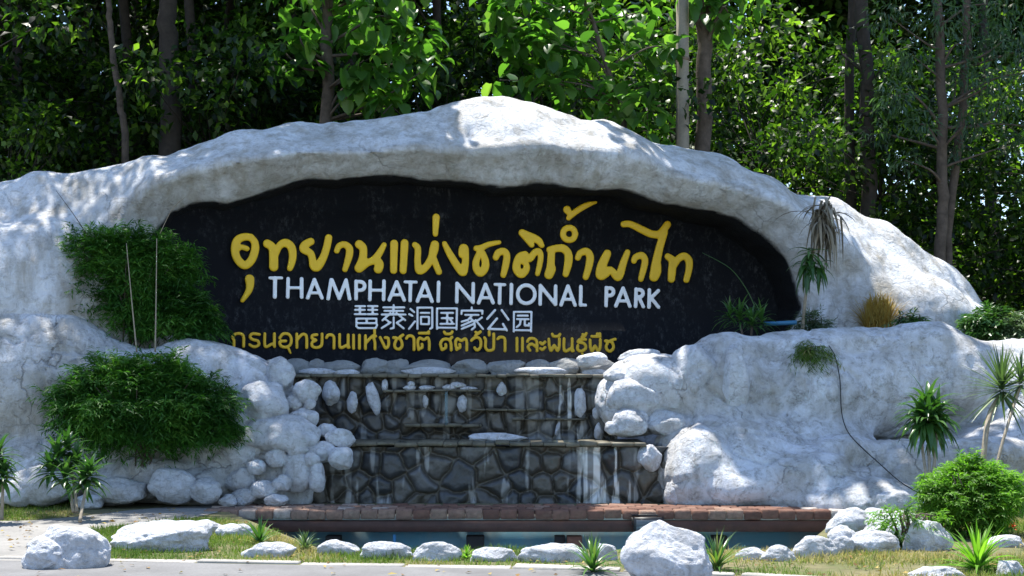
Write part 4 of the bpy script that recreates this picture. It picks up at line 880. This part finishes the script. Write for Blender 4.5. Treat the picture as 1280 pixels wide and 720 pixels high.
cpx = catmull(np.array([(1036,432),(1044,446),(1050,476),(1052,515),(1060,540),(1078,560),(1100,580),(1125,602),(1150,617)], float), 5); cy = np.array([surf(*p) for p in cpx])
cy = np.array([cy[max(0,i-1):i+2].min() for i in range(len(cy))]) - .02
cb = MB(); cb.tube([ray(p[0], p[1], y) for p, y in zip(cpx, cy)], .008, 6)
tag(cb.build('cable', M['cable'], smooth=True), 'black cable hanging down the right rock bank', 'cable')
cb = MB(); cb.tube([ray(955,405,21.3), ray(996,403,21.2)], .035, 10); tag(cb.build('water_pipe', M['blue_pipe'], smooth=True), 'short blue pipe lying in the right corner of the cave opening', 'pipe')
# red flower
fc = ray(1266, 660, 15.3); f = empty('red_flower', 'small red flower at the foot of the bright green bush', 'flower', (fc[0], fc[1], 0)); mb = MB(); rg = np.random.default_rng(5)
rosette(mb, fc, 14, .07, .035, 80, 0, .4, rg, .02); mb.build('petals', M['flower'], f); s = MB(); s.tube([(fc[0], fc[1], 0), tuple(fc)], .006, 5); s.build('stem', M['leaf_drac'], f)
# concrete power pole
pl = empty('utility_pole', 'pale concrete utility pole rising behind the arch', 'pole', (gnd(853, 480+1680*1.7/24.6)[0], 24.6, 0)); px_ = (853-640)/F_PX*24.6
s = MB()
V, Q, T_ = tube([(px_, 24.6, 0), (px_, 24.6, 11.5)], [.15, .105], 8); s.add(V, Q, T_); s.build('shaft', M['pole'], pl)
for z in (7.62, 10.6):
    s = MB(); s.tube([(px_, 24.6, z), (px_, 24.6, z+.05)], [.137, .136], 12); s.build('band', M['bark_pale'], pl)
s = MB(); s.box((px_, 24.47, 10.9), (1.6, .1, .1), 0, .5, .01); s.build('cross_arm', M['pole'], pl)

# ------------------------------------------------------------------ grass
def grass():
    rng = np.random.default_rng(77); n = 230000; X = rng.uniform(-8, 8, n); Y = rng.uniform(11.3, 19, n); Z = np.zeros(n)
    px = 640 + X*F_PX/Y; py = HOR + CAM_Z*F_PX/Y; Pp = np.c_[px, py]
    inside = np.zeros(n, bool)
    for pg in ([(-60,628),(88,628),(92,644),(40,651),(-60,654)], [(112,664),(160,656),(235,649),(290,652),(400,682),(770,690),(780,722),(0,760),(60,704),(110,690)], [(770,690),(1010,690),(1060,660),(1120,640),(1330,640),(1330,900),(700,900)]):
        inside |= poly_sd(Pp, pg) < 0
    ok = inside & (Y > 12.33-.135*X-.06*np.clip(X, 0, 5)**2+.12) & (poly_sd(np.c_[X, Y], PP) > .08) & (poly_sd(np.c_[X, Y], pth) > .03*rng.random(n))
    dn = fbm(np.c_[X, Y, Z]*1.3, 3, 5); ok &= (dn + rng.uniform(-.5, .5, n)) > -.32
    X, Y, dn = X[ok], Y[ok], dn[ok]; n = len(X); mb = MB(); az = rng.uniform(0, 6.28, n); el = rng.uniform(.5, 1.45, n)
    D = np.stack([np.cos(az)*np.cos(el), np.sin(az)*np.cos(el), np.sin(el)], 1)
    dry = fbm(np.c_[X, Y, X*0]*.9 + 8, 3, 15); tint = np.clip(.45 + .5*dry + .12*(X > 2.2) + rng.normal(0, .16, n), 0, 1)
    straps(mb, np.c_[X, Y, X*0], D, rng.uniform(.03, .085, n)*(1+.5*np.clip(dn, 0, 1)), rng.uniform(.005, .011, n), .5, 2, tint)
    o = mb.build('grass', M['grass'], loc=(0, 14, 0)); o['kind'] = 'stuff'; o['label'] = 'short patchy grass, green and straw coloured, between road and pool'; o['category'] = 'grass'
grass()
def litter():
    rng = np.random.default_rng(88); n = 900; X = rng.uniform(-6.5, 6.5, n); Y = rng.uniform(11.2, 18, n); ok = (poly_sd(np.c_[X, Y], PP) > .1); X, Y = X[ok], Y[ok]; n = len(X); mb = MB()
    az = rng.uniform(0, 6.28, n); onroad = Y < 12.33-.135*X-.06*np.clip(X, 0, 5)**2+.2
    add_leaves(mb, np.c_[X, Y, np.where(onroad, .012, .03)], np.stack([np.cos(az), np.sin(az), rng.uniform(0, .25, n)], 1), rng.uniform(.04, .10, n), rng.uniform(.02, .045, n), norm(rng.normal(0, .3, (n, 3)) + UPV), bend=.1, tint=rng.random(n))
    o = mb.build('leaf_litter', M['litter'], loc=(0, 14, 0)); o['kind'] = 'stuff'; o['label'] = 'scattered dry fallen leaves on grass, path and road'; o['category'] = 'leaf litter'
M['litter'] = leaf_mat('fallen_leaf', [(0, (.07, .04, .02)), (.6, (.20, .12, .05)), (1, (.34, .27, .10))], .1, .8, .1)
litter()

# ------------------------------------------------------------------ trees
def clump_leaves(mb, C, Rr, n, L, W, rng, droop=.3, flat=.5, bend=.12, tint0=.45, tvar=.25):
    C = np.asarray(C); U = norm(rng.normal(size=(n, 3))); P = C + U*(rng.random((n, 1))**.45)*np.asarray(Rr)
    if W > .2:
        D = norm(U*.8 + rng.normal(0, .5, (n, 3)) - UPV*droop*.4); straps(mb, P, D, rng.uniform(.6, 1.2, n)*L, rng.uniform(.8, 1.15, n)*W, droop*rng.uniform(.8, 1.8, n), 4, np.clip(tint0 + rng.normal(0, tvar, n), 0, 1), taper=.8); return
    D = norm(U*.6 + rng.normal(0, .6, (n, 3)) - UPV*droop); Nn = norm(rng.normal(0, flat, (n, 3)) + UPV)
    add_leaves(mb, P, D, rng.uniform(.7, 1.15, n)*L, rng.uniform(.75, 1.15, n)*W, Nn, bend=bend, tint=np.clip(tint0 + rng.normal(0, tvar, n), 0, 1))
def tree(name, label, pts, r0, r1, clumps, L, W, leaf='leaf_forest', bark='bark', seed=1, per=160, group=None, cat='tree', droop=.3, limbs=True, flat=.5, bend=.12):
    """pts: trunk points in metres; clumps: (x, y, z, r) in metres"""
    rng = np.random.default_rng(seed); pts = np.array(pts, float); t = empty(name, label, cat, tuple(pts[0]), group)
    P = catmull(pts, 5); P[1:-1] += rng.normal(0, r0*.12, P[1:-1].shape); tr_ = MB(); tr_.tube(P, np.linspace(r0, r1, len(P)), 10)
    cr = MB()
    for (x, y, z, r) in clumps:
        c = np.array([x, y, z]); below = P[P[:, 2] < z - .3]; b = below[-1] if len(below) else P[len(P)//2]
        if limbs: tr_.tube(catmull(np.array([b, (b+c)/2 + rng.normal(0, .15, 3) + UPV*.1*r, c]), 4), np.linspace(r0*.28, .008, 9), 6)
        clump_leaves(cr, c, np.array([r, r, r*.75]), int(per*r*r), L, W, rng, droop, flat, bend, tint0=rng.uniform(.3, .65))
    tr_.build('trunk', M[bark], t, True)
    cr.build('crown', M[leaf], t); return t
def at(px, py, Y): return ray(px, py, Y)
def line(pts, Y): return [at(px, py, Y) for px, py in pts]
def base_pts(pts, Y):
    """trunk drawn in the picture, carried down to the ground"""
    q = line(pts, Y); lo = q[0]; return [np.array([lo[0], lo[1], 0.])] + q
rgT = np.random.default_rng(100)
def crown(c, r, n, rng, lo=.45, hi=.8, flat=.75):
    out = []
    for _ in range(n):
        u = norm(rng.normal(size=3)); k = rng.random()**.4; p = np.asarray(c) + u*k*np.asarray(r); out.append((*p, rng.uniform(lo, hi)))
    return out
# the trees one can tell apart
def top(x, y, z0, n, r=(2.4, 2.4, 2.2), seed=0, lo=.6, hi=1.1): return crown((x, y, z0), r, n, np.random.default_rng(seed), lo, hi)  # unseen upper crowns; several enlarged and set forward to shade sign and bank
Y = 25.5
c = base_pts([(157,200),(150,130),(138,40),(132,-20)], Y); c += [c[-1] + np.array([-.6, .2, 3.]), c[-1] + np.array([-.3, .3, 7.])]
tree('slender_tree', 'thin leaning pale trunked tree in the dark wood at the left', c, .075, .04, top(c[-1][0], 22.8, 14.5, 30, (3.2,2.6,2.4), seed=1), .22, .11, 'leaf_forest', 'bark', 201)
c = base_pts([(212,190),(212,60),(211,-20)], 26.5); c += [c[-1] + np.array([.1, .2, 4.]), c[-1] + np.array([.3, 0, 8.])]
tree('forest_tree', 'dark straight trunked tree standing left of the highest part of the arch', c, .24, .12, top(c[-1][0]+.2, 23.4, 15.5, 40, (3.6,2.8,2.4), seed=2), .22, .12, 'leaf_forest', 'bark_dark', 202)
c = base_pts([(409,150),(409,60),(410,-20)], 24.8); c += [c[-1] + np.array([.05, .1, 2.5]), c[-1] + np.array([.1, 0, 6.])]
cl = [(*at(px, py, 24.2 + (i % 3)*.35), r) for i, (px, py, r) in enumerate([(375,45,.42),(372,80,.45),(440,30,.55),(480,20,.55),(520,45,.5),(500,80,.55),(455,75,.5),(470,110,.5),(520,110,.42),(490,130,.4),(450,110,.45),(395,15,.4),(540,80,.32),(350,60,.35),(430,-20,.6),(500,-25,.6),(380,-20,.6)])]
tree('broad_leaf_tree', 'tree with large hanging leaves round its trunk, behind the left shoulder of the arch', c, .125, .09, cl + top(c[-1][0]-.3, 22.6, 13.5, 26, (2.9,2.2,2.0), seed=3), .36, .25, 'leaf_big', 'bark', 203, 105, droop=.9, flat=.9, bend=.2)
c = base_pts([(780,190),(770,120),(745,40)], 24.4); c += [c[-1] + np.array([-.2, .1, .6])]
cl = [(*at(px, py, 24.0 + (i % 4)*.35), r) for i, (px, py, r) in enumerate([(640,35,.5),(660,80,.45),(690,30,.6),(730,55,.6),(690,100,.42),(750,95,.5),(790,60,.55),(820,100,.45),(775,125,.45),(810,140,.4),(740,10,.6),(800,15,.6),(640,-10,.6),(835,60,.35),(690,-15,.6),(770,150,.3),(820,170,.3),(625,100,.25),(650,108,.25),(720,125,.35),(700,60,.5),(660,50,.5)])]
tree('broad_leaf_tree', 'bright broad leaved young tree with sunlit leaves, behind the highest part of the arch', c, .07, .03, cl, .34, .25, 'leaf_big', 'bark', 204, 125, droop=.6, flat=.8, bend=.18)
c = base_pts([(880,190),(880,90),(882,20),(884,-20)], 25.0); c += [c[-1] + np.array([.05, .1, 2.5]), c[-1] + np.array([.2, 0, 5.])]
cl = [(*at(px, py, 24.7), r) for px, py, r in [(890,15,.4),(912,22,.35),(868,-5,.4),(900,-15,.5),(930,-10,.5)]]
tree('broad_leaf_tree', 'brown straight trunked tree right beside the concrete utility pole', c, .155, .11, cl + top(c[-1][0]-.9, 23.0, 13.4, 34, (2.6, 1.9, 1.6), seed=5), .34, .22, 'leaf_big', 'bark', 205, 110, droop=.8, flat=.9, bend=.2)
c = base_pts([(1085,270),(1083,120),(1078,-20)], 27.5); c += [c[-1] + np.array([.1, .1, 3.]), c[-1] + np.array([-.1, 0, 7.])]
tree('forest_tree', 'dark mossy trunked tree in the wood, right of the highest part of the arch', c, .17, .10, top(c[-1][0], 28, 16, 34, (3.2,2.6,2.6), seed=6) + [(*at(1105,80,27.2), .6), (*at(1050,60,27.8), .6)], .2, .11, 'leaf_forest', 'bark_dark', 206)
c = base_pts([(1063,240),(1062,120),(1066,-20)], 28.2); c += [c[-1] + np.array([.1, .1, 3.]), c[-1] + np.array([.4, 0, 6.])]
tree('forest_tree', 'thin dark tree just left of the mossy trunked one', c, .12, .07, top(c[-1][0]-1, 29, 15, 14, seed=7), .2, .11, 'leaf_forest', 'bark_dark', 207)
Yr = 26.2
c = base_pts([(1176,310),(1178,230),(1177,110),(1170,-20)], Yr); c += [c[-1] + np.array([-.1, .1, 2.5]), c[-1] + np.array([-.1, 0, 6.])]
fea = [(1120,120,.5),(1140,70,.5),(1210,60,.5),(1230,95,.55),(1250,130,.5),(1195,95,.4),(1150,155,.4),(1255,50,.5),(1100,165,.35),(1215,150,.4),(1130,200,.35),(1265,180,.4),(1180,20,.6),(1110,20,.5),(1250,5,.6),(1300,90,.6),(1310,160,.6),(1190,190,.35)]
tree('feathery_tree', 'tree with feathery drooping foliage at the right, left trunk of the pair', c, .12, .07, [(*at(px, py, Yr-.6 + .4*(i % 3)), r) for i, (px, py, r) in enumerate(fea)] + top(c[-1][0]+1.5, Yr, 14, 16, seed=8), .2, .045, 'leaf_feather', 'bark', 208, 640, droop=.7)
c = base_pts([(1184,320),(1190,240),(1206,110),(1210,-20)], Yr+.3); c += [c[-1] + np.array([.3, .1, 2.5]), c[-1] + np.array([.8, 0, 6.])]
tree('feathery_tree', 'slimmer leaning tree at the right, right trunk of the pair', c, .10, .06, top(c[-1][0]+1, Yr+.5, 13.5, 14, seed=9) + [(*at(1230, 30, Yr+.5), .6), (*at(1275, 60, Yr+.4), .6)], .2, .045, 'leaf_feather', 'bark', 209, 600, droop=.7)
# understorey and canopy of the wood: a few kinds, then copies
GW = 'trees of the wood behind the sign'
def under(seed, h, rx, lo, hi, n, L, W, per): 
    rng = np.random.default_rng(seed)
    return [(rng.normal(0, rx*.5), rng.normal(0, rx*.4), rng.uniform(.5, h), rng.uniform(lo, hi)) for _ in range(n)]
LBU = 'dense leafy undergrowth tree in the dark wood behind the arch'
LBC = 'tall dark forest tree of the wood behind the arch'
protos_u = [tree('understorey_tree', LBU, [(0,0,0),(.1,0,2),(0,.1,4.5),(.1,0,6.5)], .07, .03, under(300+k, 9.0, 3.0, .5, .95, 64, 0, 0, 0), .22, .12, 'leaf_forest', 'bark_dark', 310+k, 210, GW) for k in range(3)]
protos_c = [tree('canopy_tree', LBC, [(0,0,0),(.1,0,5),(-.1,.1,11),(.1,0,17)], .19, .08, crown((0,0,15.5), (3.6,3.6,3.4), 34, np.random.default_rng(320+k), .8, 1.4), .30, .17, 'leaf_forest', 'bark_dark', 330+k, 90, GW) for k in range(2)]
def place(proto, x, y, rz, s, first):
    if first: r = proto
    else:
        r = proto.copy(); COL.objects.link(r)
        for ch in proto.children: q = ch.copy(); COL.objects.link(q); q.parent = r
    r.location = (x, y, 0); r.rotation_euler = (0, 0, rz); r.scale = (s, s, s); return r
rng = np.random.default_rng(55); used = set()
spots_u = [(-11,27,1.1),(-8.6,29,1.0),(-6.2,27.6,1.0),(-3.8,29.5,1.05),(-1.4,28.5,1.0),(.8,30,1.1),(3.6,28.4,.95),(5.6,30.5,1.0),(7.6,28.0,.85),(9.6,30,.95),(12,28,.9),(-13.5,30,1.2),(-10,32,1.2),(-5,32.5,1.2),(2,33,1.2),(7,33.5,1.1),(11.5,33,1.0),(-2,35,1.3),(-8,36,1.3),(4.5,36.5,1.3),(14,31,1.),(16.5,29,1.1),(15,34,1.1),(-15,27.5,1.1),(-12.5,33,1.2),(-16,34,1.3),(-9.5,25.6,.8)]
for i, (x, y, s_) in enumerate(spots_u):
    p = protos_u[i % 3]; place(p, x, y, rng.uniform(0, 6.28), s_, id(p) not in used); used.add(id(p))
spots_c = [(-10.5,33.5,1.0),(-5.6,34,1.0),(-13,34,1.1),(-7.5,36,1.1),(-2.0,35.5,1.1),(-16,29,1.),(-11,39,1.2),(-5,40,1.2),(-16,42,1.3),(-9,44,1.3),(-2,44,1.3),(3.5,46,1.3),(13.5,38,1.1),(8,45,1.2),(-12.5,29.5,.95),(-8.8,30.2,.95),(-4.9,30.8,.9),(-1.8,31.5,.9),(-10.5,28.6,.85),(-6.9,28.6,.9),(-12.6,27.2,.9),(-3.4,28.9,.85)]  # many copies added to shade the wood; their crowns stand out of view
for i, (x, y, s_) in enumerate(spots_c):
    p = protos_c[i % 2]; place(p, x, y, rng.uniform(0, 6.28), s_, id(p) not in used); used.add(id(p))
def far_wood():
    rng = np.random.default_rng(91); mb = MB()
    for _ in range(1100):
        x = rng.uniform(-26, 26); y = rng.uniform(39, 50); z = rng.uniform(0, 22); r = rng.uniform(.9, 1.7)
        if x > 11.5 and 8 < z < 12 and rng.random() < .6: continue
        clump_leaves(mb, (x, y, z), (r, r, r*.8), int(150*r), .42, .24, rng, .3, .6)
    o = mb.build('far_wood', M['leaf_forest'], loc=(0, 44, 0)); o['kind'] = 'stuff'; o['label'] = 'dense green wood closing off the view behind the trees'; o['category'] = 'wood'
far_wood()
